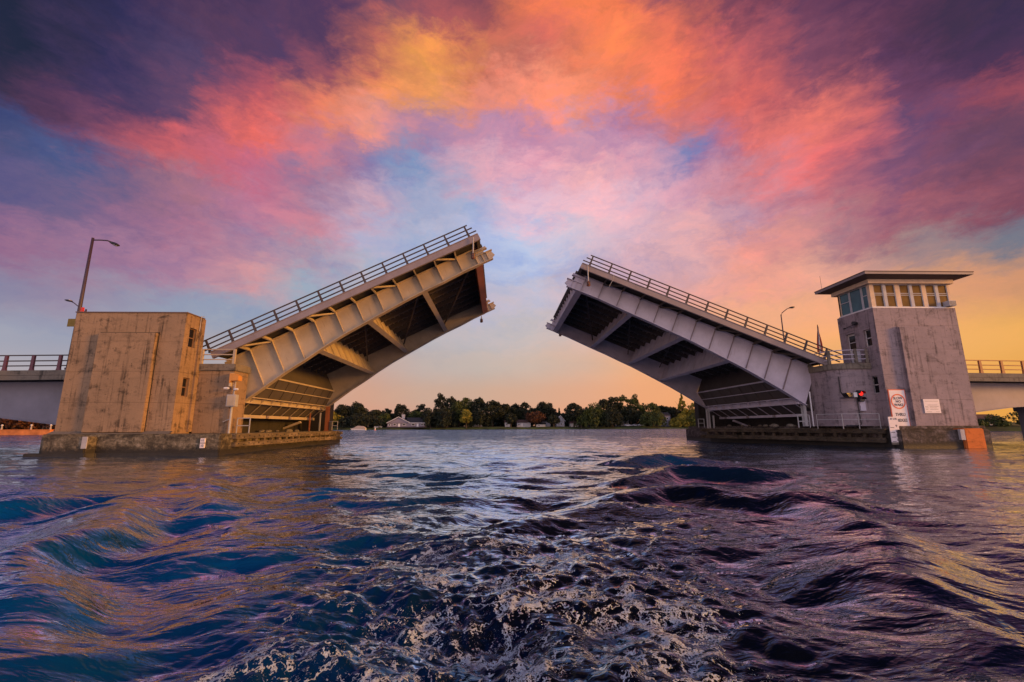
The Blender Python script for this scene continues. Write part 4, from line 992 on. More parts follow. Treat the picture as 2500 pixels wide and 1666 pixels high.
    m = MB(); m.tube([(26.46, 31.98, 3.84), (26.46, 31.68, 3.84)], 0.21, 16); m.tube([(26.5, 31.98, 3.42), (26.5, 31.68, 3.42)], [0.17, 0.20], 16); m.box(26.35, 26.6, 31.8, 31.95, 3.42, 4.1); m.build('housing', 'black_metal', t2)
    MB().tube([(26.46, 31.69, 3.84), (26.46, 31.66, 3.84)], 0.155, 20).build('red_lens', 'red_lens', t2)
    MB().tube([(26.5, 31.69, 3.42), (26.5, 31.665, 3.42)], 0.13, 20).build('green_lens', 'glass_dark', t2)
    m = MB(); n = 14
    for cz, rr in ((3.84, 0.2), (3.42, 0.18)):
        for k in range(n):
            a0 = math.pi*k/n; a1 = math.pi*(k+1)/n; c0 = 26.46
            m.add([(c0+rr*math.cos(a0), 31.68, cz+rr*math.sin(a0)), (c0+rr*math.cos(a1), 31.68, cz+rr*math.sin(a1)), (c0+rr*math.cos(a1), 31.45, cz+rr*math.sin(a1)), (c0+rr*math.cos(a0), 31.45, cz+rr*math.sin(a0))], [(0, 1, 2, 3)])
    m.build('visor', 'black_metal', t2)
    t2 = thing('horn', 'black horn pointing left beside a white box on the right wing', 'horn', (25.8, 32.0, 3.7))
    MB().box(25.98, 26.24, 31.75, 31.95, 3.58, 3.93).build('housing', 'white_paint', t2, bevel=0.01)
    m = MB(); m.add([(25.9, 31.75, 3.9), (25.9, 31.95, 3.9), (25.9, 31.95, 3.62), (25.9, 31.75, 3.62), (25.3, 31.6, 3.88), (25.3, 32.1, 3.88), (25.5, 32.1, 3.6), (25.5, 31.6, 3.6)], [(0,1,2,3),(7,6,5,4),(0,4,5,1),(1,5,6,2),(2,6,7,3),(3,7,4,0)]); m.build('bell', 'black_metal', t2)
    t2 = thing('pier_handrail', 'thin grey handrail at the foot of the rounded right wing', 'guard rail', (26, 31.6, 1.5))
    pth = [(27.4, 31.5), (26.7, 31.9-0.3), (25.3, 32.1), (24.8, 33.0), (24.5, 34.4)]
    pth = [(27.35, 31.45), (26.75, 31.5), (25.0, 31.95), (24.3, 33.6)]
    m = MB()
    for z in (2.38, 1.98): m.tube([(x, y, z) for x, y in pth], 0.022, 6)
    m.build('rail', 'galvanised', t2)
    for x, y in ((27.35, 31.45), (26.0, 31.7), (25.0, 31.95), (24.3, 33.6)): MB().tube([(x, y, 1.3), (x, y, 2.4)], 0.025, 6).build('post', 'galvanised', t2)
    def frame(x0, x1, y, z0, z1, label):
        t = thing('guard_frame', label, 'guard rail', (x0, y, z0), 'small grey guard frames on the fenders')
        m = MB()
        for z in (z1, (z0+z1)/2): m.bar((x0, y, z), (x1, y, z), 0.05)
        m.build('rail', 'galvanised', t)
        for x in (x0, x1): MB().bar((x, y, z0), (x, y, z1+0.02), 0.05).build('post', 'galvanised', t)
    frame(23.1, 24.0, 34.0, 1.4, 2.36, 'pale square guard frame below the root of the right leaf')
    frame(20.5, 21.1, 45.6, 1.4, 2.25, 'pale guard frame at the far end of the right fender')
    t2 = thing('steel_column', 'grey steel column pair standing at the far end of the right pier', 'column', (21.6, 46, 1.4))
    for x, z in ((21.5, 3.3), (21.72, 3.3), (22.15, 2.6)): MB().box(x-0.06, x+0.06, 45.6, 45.75, 1.2, z).build('shaft', 'galvanised', t2)
    t2 = thing('steel_column', 'dark grey steel column between the right leaf root and the rounded wing', 'column', (24.5, 34, 1.4))
    m = MB(); m.box(24.28, 24.5, 34.9, 34.94, 1.5, 4.7); m.box(24.28, 24.5, 35.2, 35.24, 1.5, 4.7); m.box(24.37, 24.41, 34.94, 35.2, 1.5, 4.7); m.build('shaft', 'galvanised', t2)
    m = MB(); m.tube([(24.7, 34.6, 1.5), (24.72, 34.6, 4.2)], 0.05, 8); m.build('pipe', 'white_paint', t2)
    fender('long timber fender of two heavy beams along the right pier', (27.15, 30.85), (21.0, 45.3), [(0.98, 1.30), (0.36, 0.70)], 1)
    # flag
    t2 = thing('flag', 'drooping red and white striped flag on a leaning pole behind the right wing', 'flag', (27.5, 36.5, 5.7))
    MB().tube([(27.15, 36.4, 6.1), (27.48, 36.4, 10.1)], 0.03, 6).build('pole', 'lamp_metal', t2)
    for k, mat in enumerate(('flag_red', 'flag_white', 'flag_red', 'flag_white', 'flag_red')):
        m = MB(); n = 10; vs = []
        for i in range(n+1):
            z = 9.95-2.25*i/n; u = k*0.055+0.02*math.sin(i*0.9+k)
            w = 0.03+0.30*math.sin(min(1, i/n*1.3)*1.5)
            for e in (0, 1): vs.append((27.47-0.03*i*0.9+w*(k+e)/5*1.2-0.05*i/n, 36.4+0.07*math.sin((k+e)*1.7+i*0.3), z-0.08*k*math.sin(i/n*3)))
        m.add(vs, [(2*i, 2*i+1, 2*i+3, 2*i+2) for i in range(n)]); m.build('stripe', mat, t2)
build_right()

# ------------------------------------------------------------------ approach spans
def approach(label, x0, x1, yr, ztop, mats, haunch, slope):
    """x0 at the tower, x1 away from it"""
    sx = 1 if x1 > x0 else -1; Lx = abs(x1-x0); W = 17.0
    t = thing('bridge_span', label, 'bridge', (x0, yr, 0), 'fixed approach spans')
    def Z(x): return ztop-slope*abs(x-x0)
    def slab(name, ya, yb, za, zb, mat, par=t):
        m = MB(); m.add([(x0, ya, Z(x0)+za), (x1, ya, Z(x1)+za), (x1, yb, Z(x1)+za), (x0, yb, Z(x0)+za), (x0, ya, Z(x0)+zb), (x1, ya, Z(x1)+zb), (x1, yb, Z(x1)+zb), (x0, yb, Z(x0)+zb)],
                        [(0,3,2,1),(4,5,6,7),(0,1,5,4),(1,2,6,5),(2,3,7,6),(3,0,4,7)]); return m.build(name, mat, par)
    slab('deck', yr+0.16, yr+W-0.16, -0.5, -0.18, 'cap_concrete')
    for ya, yb in ((yr-0.1, yr+0.16), (yr+W-0.16, yr+W+0.1)):
        slab('curb', ya, yb, -0.32, 0.0, 'cap_concrete'); slab('fascia', ya-0.02 if ya < yr else ya, yb if ya < yr else yb+0.02, -0.62, -0.34, 'cap_concrete')
    for y in (yr+0.9, yr+W*0.35, yr+W*0.65, yr+W-0.9):
        pts = [(x0+sx*d, zz) for d, zz in haunch]
        poly = [(x0, Z(x0)-0.64), (x1, Z(x1)-0.64)] + pts[::-1]
        m = MB(); m.prism_y(poly, y-0.03, y+0.03); gd = m.build('girder', mats[0], t)
        m = MB()
        for a, b in zip(pts, pts[1:]): m.bar((a[0], y, a[1]), (b[0], y, b[1]), 0.4, 0.05)
        m.build('bottom_flange', mats[0], gd)
    for y in (yr, yr+W):
        m = MB()
        for z in (0.98, 0.62, 0.30): m.bar((x0, y, Z(x0)+z), (x1, y, Z(x1)+z), 0.06, 0.07)
        rl = m.build('railing', mats[1], t)
        p0 = None; n = int(Lx/1.69)
        for i in range(n):
            x = x0+sx*(0.8+1.69*i)
            if p0 is None:
                m = MB(); hw = 0.10
                vs = [(dx, dy, z) for z, hw in ((-0.02, 0.14), (0.14, 0.10), (0.97, 0.085)) for dx, dy in ((-hw, -0.06), (hw, -0.06), (hw, 0.06), (-hw, 0.06))]
                m.add(vs, [(0,3,2,1), (8,9,10,11)] + [(i0+k, i0+(k+1) % 4, i0+4+(k+1) % 4, i0+4+k) for i0 in (0, 4) for k in range(4)])
                p0 = m.build('post', mats[2], rl, True); off = WLOC[t.as_pointer()]
                p0.location = Vector((x, y, Z(x)))-off
            else: copy_part(p0, rl, Vector((x, y, Z(x)))-off)
    return t
approach('approach span of the bridge with blue grey haunched girder left of the left tower', -25.87, -75, 29.1, 5.24, ('blue_grey_paint', 'rail_steel', 'rail_steel_maroon'), [(0, 1.55), (3, 1.82), (6.2, 2.22), (14, 3.0), (30, 3.4), (49.1, 3.2)], 0.010)
approach('approach span of the bridge with grey haunched girder right of the control tower', 34.1, 85, 32.3, 5.44, ('span_paint', 'rusty_steel', 'rusty_steel'), [(0, 2.2), (1.5, 2.42), (5.3, 2.89), (14, 3.4), (30, 3.5), (50.9, 3.2)], 0.014)
def road_joint():
    # deck over the pier behind each tower
    for x0, x1, y0, y1, z, lab in ((-25.87, -19.3, 29.1, 46.0, 5.2, 'concrete roadway slab behind the left tower'), (27.2, 34.1, 36.4, 51.5, 5.4, 'concrete roadway slab behind the control tower')):
        t = thing('roadway_slab', lab, 'bridge deck', ((x0+x1)/2, (y0+y1)/2, z-0.6))
        MB().box(x0, x1, y0, y1, z-0.6, z-0.2).build('slab', 'cap_concrete', t); MB().box(x0, x1, y0, y0+0.2, z-0.2, z).build('curb', 'cap_concrete', t)
    t = thing('bridge_pier', 'blue grey bridge pier under the right approach span at the photo edge', 'pier', (42, 38, 0), 'concrete piers in the river')
    MB().box(41.9, 43.6, 33.6, 35.0, -1.5, 3.2).build('shaft', 'blue_grey_paint', t, bevel=0.08); MB().box(41.8, 43.7, 33.45, 35.15, 2.6, 3.0).build('cap', 'blue_grey_paint', t, bevel=0.03)
road_joint()

# ------------------------------------------------------------------ street lamps
def lamp(label, pole, base_z, arm, head, r=0.09, box=None):
    t = thing('street_lamp', label, 'street lamp', (pole[0], pole[1], base_z), 'tall street lamps along the bridge')
    MB().tube([(pole[0], pole[1], base_z), (pole[0], pole[1], pole[2])], [r*1.35, r*0.8], 10).build('pole', 'lamp_metal', t, smooth=True)
    MB().tube([(pole[0], pole[1], base_z), (pole[0], pole[1], base_z+0.12)], r*2.0, 10).build('base', 'lamp_metal', t)
    MB().tube(arm, 0.045, 8).build('arm', 'lamp_metal', t, smooth=True)
    (hx, hy, hz), (kx, ky, kz) = head
    c = Vector(((hx+kx)/2, hy, (hz+kz)/2)); L = math.hypot(kx-hx, kz-hz)
    m = MB(); m.ell((0, 0, 0), (L/2*1.1, 0.17, 0.10), 16, 10); a = math.atan2(kz-hz, kx-hx)
    m.v = [(c.x+x*math.cos(a)-z*math.sin(a), c.y+y, c.z+x*math.sin(a)+z*math.cos(a)) for x, y, z in m.v]
    hd = m.build('lamp_head', 'black_metal', t, smooth=True)
    m = MB(); m.ell((0.08*(1 if kx > hx else -1), 0, -0.06), (L*0.3, 0.12, 0.07), 12, 8)
    m.v = [(c.x+x*math.cos(a)-z*math.sin(a), c.y+y, c.z+x*math.sin(a)+z*math.cos(a)) for x, y, z in m.v]
    m.build('lens', 'galvanised', hd, smooth=True)
    if box: MB().box(*box).build('control_box', 'red_plastic', t)
lamp('tall dark street lamp with arm pointing right, beside the left tower', (-27.42, 28.75, 14.15), 5.2, [(-27.42, 28.75, 14.0), (-26.9, 28.75, 14.0), (-26.45, 28.75, 13.97), (-26.2, 28.75, 13.88)], ((-26.25, 28.75, 13.86), (-25.62, 28.75, 13.62)), 0.095, (-27.31, -27.17, 28.7, 28.82, 9.0, 9.3))
lamp('distant street lamp with arm pointing left, partly behind the left tower', (-41.6, 44.3, 13.3), 5.1, [(-41.6, 44.3, 13.0), (-42.3, 44.3, 13.5), (-42.9, 44.3, 13.95), (-43.2, 44.3, 14.1)], ((-43.1, 44.3, 14.12), (-43.85, 44.3, 14.27)), 0.09)
lamp('distant street lamp with curved arm above the root of the right leaf', (32.15, 48.0, 14.0), 5.4, [(32.15, 48, 13.8), (32.3, 48, 14.2), (32.9, 48, 14.65), (33.35, 48, 14.83)], ((33.2, 48, 14.80), (33.85, 48, 14.9)), 0.07)

# ------------------------------------------------------------------ far shore
def land(name, outline_fn, mat, kind='structure'):
    pass
def shore_strip(name, pts, back, mat='grass'):
    """a grassy bank: waterline points, rising to a terrace behind"""
    m = MB(); n = len(pts); rows = [(0, -0.6), (1.2, 0.35), (3.5, 0.9), (9, 1.35), (40, 1.7), (back, 3.0)]
    nx = []
    for i in range(n):
        a = Vector(pts[max(i-1, 0)]+(0,)); b = Vector(pts[min(i+1, n-1)]+(0,)); d = (b-a).normalized(); nx.append(Vector((-d.y, d.x, 0)))
    for d, z in rows:
        for i in range(n):
            p = Vector(pts[i]+(0,))+nx[i]*d; m.v.append((p.x, p.y, z+0.15*math.sin(p.x*0.13+d)*(d > 2)))
    for j in range(len(rows)-1):
        for i in range(n-1): m.f.append((j*n+i, j*n+i+1, (j+1)*n+i+1, (j+1)*n+i))
    o = m.build(name, mat); tag(o, kind='structure'); return o
shore_strip('far_bank', [(-420+10*i, 279+2.0*math.sin(i*0.7)+1.2*math.sin(i*1.9)) for i in range(85)], 900)
shore_strip('left_bank', [(-330+8*i, 112.0+0.6*math.sin(i)) for i in range(28)] , 120)
shore_strip('right_bank', [(117+8*i, 112+0.8*math.sin(i*1.3)) for i in range(26)], 120)

def tree(name, label, cat, x, y, h, w, mat, z0=1.0, dens=1.0, style='round', group=None, leaf=0.62, seed=0, trunk=True):
    r = np.random.default_rng(1000+seed)
    t = thing(name, label, cat, (x, y, z0), group)
    H = h-z0; w = w*1.22
    if trunk:
        m = MB(); lean = r.uniform(-0.4, 0.4)
        m.tube([(x, y, z0-0.3), (x+lean*0.4, y, z0+H*0.3), (x+lean, y, z0+H*0.62)], [0.35+H*0.012, 0.26+H*0.008, 0.12], 7)
        for k in range(6):
            a = r.uniform(0, 6.28); zz = z0+H*r.uniform(0.28, 0.5); q = r.uniform(0.28, 0.42)*w
            m.tube([(x+lean*0.5, y, zz), (x+lean*0.5+math.cos(a)*q*0.5, y+math.sin(a)*q*0.5, zz+H*0.13), (x+math.cos(a)*q, y+math.sin(a)*q, zz+H*0.3)], [0.16, 0.1, 0.04], 5)
        m.build('trunk', 'bark', t)
    lobes = []
    if style == 'round':
        lobes.append((x, y, z0+H*0.60, w*0.42, H*0.36))
        for k in range(22):
            a = r.uniform(0, 6.28); e = r.uniform(-0.75, 1.0); q = math.sqrt(max(0, 1-e*e))
            lobes.append((x+math.cos(a)*w*0.36*q, y+math.sin(a)*w*0.36*q, z0+H*(0.58+0.33*e), w*r.uniform(0.11, 0.2), H*r.uniform(0.07, 0.14)))
    elif style == 'airy':
        for k in range(34):
            a = r.uniform(0, 6.28); e = r.uniform(-1.0, 1.0); q = math.sqrt(max(0, 1-e*e))*r.uniform(0.5, 1)
            lobes.append((x+math.cos(a)*w*0.42*q, y+math.sin(a)*w*0.3*q, z0+H*(0.60+0.34*e), w*r.uniform(0.08, 0.16), H*r.uniform(0.045, 0.09)))
    elif style == 'willow':
        for k in range(17):
            a = r.uniform(0, 6.28); q = r.uniform(0.1, 0.42); zz = z0+H*(0.82-0.9*q**1.5)
            lobes.append((x+math.cos(a)*w*q, y+math.sin(a)*w*q, zz-H*0.28, w*0.12, H*0.34))
        lobes.append((x, y, z0+H*0.6, w*0.34, H*0.38))
    elif style == 'conifer':
        for k in range(12):
            f = k/11; 
            for j in range(3):
                a = r.uniform(0, 6.28); q = w*0.33*(1-f)
                lobes.append((x+math.cos(a)*q, y+math.sin(a)*q, z0+H*(0.1+0.86*f), w*0.17*(1.12-f), H*0.06))
    elif style == 'bush':
        for k in range(13):
            a = r.uniform(0, 6.28); q = r.uniform(0, 0.38)
            lobes.append((x+math.cos(a)*w*q, y+math.sin(a)*w*q*0.7, z0+H*r.uniform(0.15, 0.72)*(1-q*0.6), w*r.uniform(0.12, 0.2), H*r.uniform(0.16, 0.27)))
    L = np.array(lobes); vol = L[:, 3]**2*L[:, 4]; area = (L[:, 3]*L[:, 4])**0.9
    n = int(dens*LEAVES*max(0.4, (w*H)/170)); pick = r.choice(len(L), n, p=area/area.sum())
    d = r.normal(size=(n, 3)); d /= np.linalg.norm(d, axis=1)[:, None]; rad = r.uniform(0.35, 1.08, n)**0.55
    c = L[pick, :3]+d*rad[:, None]*np.stack([L[pick, 3], L[pick, 3], L[pick, 4]], 1)
    c[:, 2] = np.maximum(c[:, 2], z0+0.1)
    a1 = r.normal(size=(n, 3)); a1 /= np.linalg.norm(a1, axis=1)[:, None]; a2 = np.cross(a1, r.normal(size=(n, 3))); a2 /= np.linalg.norm(a2, axis=1)[:, None]
    sz = leaf*r.uniform(0.45, 1.15, n)[:, None]; a1 *= sz; a2 *= sz*0.6
    base = WLOC[t.as_pointer()]; c = c-np.array(base)
    V = np.stack([c-a1, c-a2*0.9, c+a1, c+a2], 1).reshape(-1, 3)
    me = bpy.data.meshes.new('crown'); me.vertices.add(4*n); me.vertices.foreach_set('co', V.astype(np.float32).ravel())
    me.loops.add(4*n); me.loops.foreach_set('vertex_index', np.arange(4*n, dtype=np.int32)); me.polygons.add(n); me.polygons.foreach_set('loop_start', np.arange(0, 4*n, 4, dtype=np.int32)); me.update(calc_edges=True)
    me.materials.append(MATS[mat]); o = bpy.data.objects.new('crown', me); COL.objects.link(o); o.parent = t; KEEP.append(o)
    return t
LEAVES = 3400
TREES = [  # x, height, width, style, material, y, description
 (-106, 11, 13, 'round', 'leaf_yellow', 284, 'low yellow green tree at the left end of the far tree line'),
 (-97.5, 16.0, 10, 'round', 'leaf_dark', 292, 'dark spreading tree at the left end of the far tree line'),
 (-89.5, 17.3, 9, 'round', 'leaf_dark', 294, 'dark round tree standing above the dark willow at the left'),
 (-85, 10.5, 24, 'willow', 'leaf_dark', 286, 'broad dark willow at the water above the covered boat'),
 (-78, 12.6, 10, 'round', 'leaf_dark', 297, 'dark low tree behind the broad willow'),
 (-71.5, 10.0, 8, 'round', 'leaf_green', 290, 'small green tree left of the gabled lilac house'),
 (-71, 13.2, 9, 'airy', 'leaf_dark', 300, 'thin dark tree behind the small green tree'),
 (-61.5, 15.6, 9, 'round', 'leaf_dark', 300, 'dark tree directly behind the gable of the lilac house'),
 (-52, 11.5, 11, 'round', 'leaf_green', 300, 'green tree behind the long roof of the lilac house'),
 (-49, 15.8, 12, 'airy', 'leaf_dark', 304, 'loose dark tree behind the right end of the lilac house'),
 (-43, 13.0, 13, 'willow', 'leaf_dark', 284, 'dark willow that covers the right end of the lilac house'),
 (-37, 22.6, 9, 'airy', 'leaf_dark', 296, 'tallest dark tree with gaps of sky left of centre'),
 (-30.5, 21.0, 8, 'round', 'leaf_dark', 297, 'tall dark tree next to the tallest one'),
 (-33, 14.5, 14, 'willow', 'leaf_dark', 285, 'dark willow under the tallest trees'),
 (-25, 17.5, 12, 'round', 'leaf_green', 290, 'green topped tree right of the tallest trees'),
 (-20, 19.6, 11, 'airy', 'leaf_green', 296, 'loose green tree in the middle of the left group'),
 (-20.5, 12.0, 7, 'round', 'leaf_yellow', 282, 'small yellow green tree in front of dark willows'),
 (-13.5, 19.8, 10, 'round', 'leaf_dark', 294, 'dark tree with an uneven top near the centre left'),
 (-12, 13.5, 15, 'willow', 'leaf_dark', 285, 'broad dark willow near the centre left'),
 (-4, 17.6, 13, 'round', 'leaf_dark', 288, 'dark rounded tree left of the centre houses'),
 (3.5, 15.8, 10, 'round', 'leaf_dark', 300, 'dark tree behind the centre houses'),
 (7.5, 10.0, 7, 'round', 'leaf_dark', 284, 'small round bush like tree before the centre houses'),
 (10.5, 16.4, 8, 'round', 'leaf_dark', 300, 'dark tree above the pale centre house'),
 (16.5, 16.6, 9, 'airy', 'leaf_dark', 298, 'thin topped dark tree right of the centre'),
 (23, 11.2, 11, 'round', 'leaf_red', 286, 'reddish brown autumn tree near the centre'),
 (28.8, 17.2, 13, 'round', 'leaf_dark', 296, 'round dark tree behind the reddish autumn tree'),
 (34.5, 9.0, 7, 'round', 'leaf_dark', 284, 'small dark tree in front of the white gabled house'),
 (38.2, 12.8, 5, 'conifer', 'leaf_dark', 298, 'narrow pointed conifer behind the white gabled house'),
 (47.5, 16.0, 11, 'round', 'leaf_dark', 286, 'dark leaning tree on the lawn right of the white gabled house'),
 (52, 11.0, 8, 'willow', 'leaf_green', 283, 'small greenish willow on the lawn'),
 (61, 16.8, 14, 'willow', 'leaf_green', 285, 'green topped willow left of the large dark willow'),
 (67, 18.4, 11, 'round', 'leaf_dark', 294, 'dark tree behind the two willows'),
 (73, 20.8, 11, 'airy', 'leaf_dark', 296, 'tall loose dark tree in the right group'),
 (72, 13.5, 14, 'willow', 'leaf_dark', 283, 'large dark willow hanging to the water in the right group'),
 (80, 21.6, 9, 'airy', 'leaf_green', 298, 'tall thin tree with open crown in the right group'),
 (87.5, 22.0, 10, 'airy', 'leaf_green', 296, 'tall open tree at the right side of the tall group'),
 (84, 14.0, 11, 'round', 'leaf_dark', 292, 'dark tree under the tall open trees'),
 (96.5, 16.2, 12, 'round', 'leaf_green', 296, 'green tree left of the tall pale house'),
 (98, 12.0, 17, 'willow', 'leaf_green', 284, 'broad olive willow near the parked cars'),
 (104, 14.6, 11, 'round', 'leaf_dark', 306, 'dark tree left of the tall pale house roof'),
 (110, 13.6, 12, 'round', 'leaf_dark', 306, 'dark tree behind the tall pale house'),
 (117.5, 22.0, 10, 'conifer', 'leaf_yellow', 294, 'tall yellow pointed tree near the right leaf root'),
 (126, 17.0, 11, 'airy', 'leaf_yellow', 296, 'thin yellow tree right of the tall pointed one'),
 (117, 11.0, 15, 'bush', 'leaf_yellow', 284, 'yellow green willow bush at the water under the pointed tree'),
 (127, 11.0, 15, 'bush', 'leaf_green', 284, 'green willow bush at the far right of the tree line'),
 (137, 13.0, 13, 'round', 'leaf_green', 286, 'green tree behind the far end of the right fender'),
]
for i, (x, h, w, st, mat, y, lab) in enumerate(TREES):
    k = y/283.0
    tree('tree' if st != 'bush' else 'willow_bush', lab, 'tree' if st != 'bush' else 'bush', x*k, y, 1.55+(h-1.55)*k, w, mat, 1.0, 1.0 if st != 'airy' else 0.75, st, 'trees along the far shore', 0.62 if st != 'airy' else 0.5, i)
def far_wood():
    r = np.random.default_rng(5); n = 52000
    x = r.uniform(-230, 260, n); y = r.uniform(312, 330, n)
    top = 11.5+1.8*np.sin(x*0.11)+1.3*np.sin(x*0.31+1)+0.9*np.sin(x*0.83)
    z = 1.0+r.uniform(0, 1, n)**0.8*(top-1)
    c = np.stack([x, y, z], 1); a1 = r.normal(size=(n, 3)); a1 /= np.linalg.norm(a1, axis=1)[:, None]; a2 = np.cross(a1, r.normal(size=(n, 3))); a2 /= np.linalg.norm(a2, axis=1)[:, None]
    s = r.uniform(0.5, 1.3, n)[:, None]; a1 *= s; a2 *= s*0.7
    V = np.stack([c-a1, c-a2, c+a1, c+a2], 1).reshape(-1, 3)
    me = bpy.data.meshes.new('distant_wood'); me.vertices.add(4*n); me.vertices.foreach_set('co', V.astype(np.float32).ravel())
    me.loops.add(4*n); me.loops.foreach_set('vertex_index', np.arange(4*n, dtype=np.int32)); me.polygons.add(n); me.polygons.foreach_set('loop_start', np.arange(0, 4*n, 4, dtype=np.int32)); me.update(calc_edges=True)
    me.materials.append(MATS['leaf_dark']); o = bpy.data.objects.new('distant_wood', me); COL.objects.link(o); tag(o, kind='stuff')
far_wood()
# trees and walls seen under the approach spans
for i, (x, h, w, mat) in enumerate([(-142, 9, 15, 'leaf_red'), (-133, 8, 14, 'leaf_red'), (-125, 9, 13, 'leaf_dark'), (-118, 8, 13, 'leaf_red'), (-110, 7.5, 13, 'leaf_red')]):
    tree('tree', ['russet tree behind the orange seawall, furthest left', 'russet tree left of the dark one behind the seawall', 'dark tree behind the orange seawall', 'russet tree behind the middle of the seawall', 'russet tree at the right end of the seawall'][i], 'tree', x, 118, h, w, mat, 0.9, 1.6, 'bush', 'trees seen under the left span', 0.4, 100+i)
for i, (x, h, w, mat) in enumerate([(121, 4.6, 7, 'leaf_yellow'), (127.5, 3.9, 6, 'leaf_green'), (134, 5.5, 8, 'leaf_green'), (143, 8, 9, 'leaf_green')]):
    tree('bush', ['yellow green bush on the bank beside the control tower', 'low green bush on the bank under the right span', 'green bush before the pale bungalow under the right span', 'tall green bush at the photo edge under the right span'][i], 'bush', x, 117, h, w, mat, 0.9, 0.8, 'bush', 'bushes seen under the right span', 0.34, 110+i, False)
def left_shore():
    t = thing('seawall', 'long orange lit seawall at the water under the left approach span', 'wall', (-125, 110, 0))
    MB().box(-190, -106.6, 110.2, 111.0, -0.5, 1.15).build('wall', 'seawall_orange', t); MB().box(-190.1, -106.5, 110.1, 111.1, 1.15, 1.27).build('coping', 'seawall_orange', t)
    for x in (-107.0, -111.5, -118.3):
        p = thing('wall_post', {-107.0: 'capped pale post at the right end of the orange seawall', -111.5: 'capped pale post in the middle of the orange seawall', -118.3: 'capped pale post at the left of the orange seawall'}[x], 'post', (x, 110.6, 1.27), 'capped posts on the orange seawall')
        MB().tube([(x, 110.6, 1.27), (x, 110.6, 2.2)], [0.2, 0.11], 8).build('shaft', 'canvas', p); MB().tube([(x, 110.6, 2.2), (x, 110.6, 2.28), (x, 110.6, 2.45)], [0.26, 0.26, 0.08], 10).build('cap', 'white_paint', p)
left_shore()
def house(name, label, x0, x1, y0, y1, z0, zw, zr, wall, roof, ridge='x', gable=None, openings=(), cat='house'):
    t = thing(name, label, cat, ((x0+x1)/2, y0, z0))
    MB().box(x0, x1, y0, y1, z0-0.6, zw).build('wall', wall, t)
    e = 0.5
    if ridge == 'x':
        ym = (y0+y1)/2
        m = MB(); m.add([(x0-e, y0-e, zw-0.05), (x1+e, y0-e, zw-0.05), (x1+e, ym, zr), (x0-e, ym, zr), (x0-e, y1+e, zw-0.05), (x1+e, y1+e, zw-0.05)], [(0,1,2,3), (3,2,5,4), (0,3,4), (1,5,2), (0,4,5,1)]); rf = m.build('roof', roof, t)
    else:
        xm = (x0+x1)/2
        m = MB(); m.add([(x0-e, y0-e, zw-0.05), (xm, y0-e, zr), (x1+e, y0-e, zw-0.05), (x0-e, y1+e, zw-0.05), (xm, y1+e, zr), (x1+e, y1+e, zw-0.05)], [(0,1,4,3), (1,2,5,4), (0,3,5,2), (3,4,5)]); rf = m.build('roof', roof, t)
        MB().add([(x0, y0-0.02, zw), (xm, y0-0.02, zr-0.35), (x1, y0-0.02, zw)], [(0, 1, 2)]).build('gable', wall, t)
        m = MB(); m.bar((x0-e, y0-e-0.06, zw), (xm, y0-e-0.06, zr+0.03), 0.12, 0.3); m.bar((xm, y0-e-0.06, zr+0.03), (x1+e, y0-e-0.06, zw), 0.12, 0.3); m.build('bargeboard', 'white_paint', t)
    for kind, a, b, c, d in openings:
        w = MB().box(a, b, y0-0.06, y0, c, d).build(kind, 'white_paint', t)
        if kind == 'window':
            MB().box(a+0.18, b-0.18, y0-0.10, y0-0.06, c+0.15, d-0.15).build('pane', 'glass_dark', w)
    return t, rf
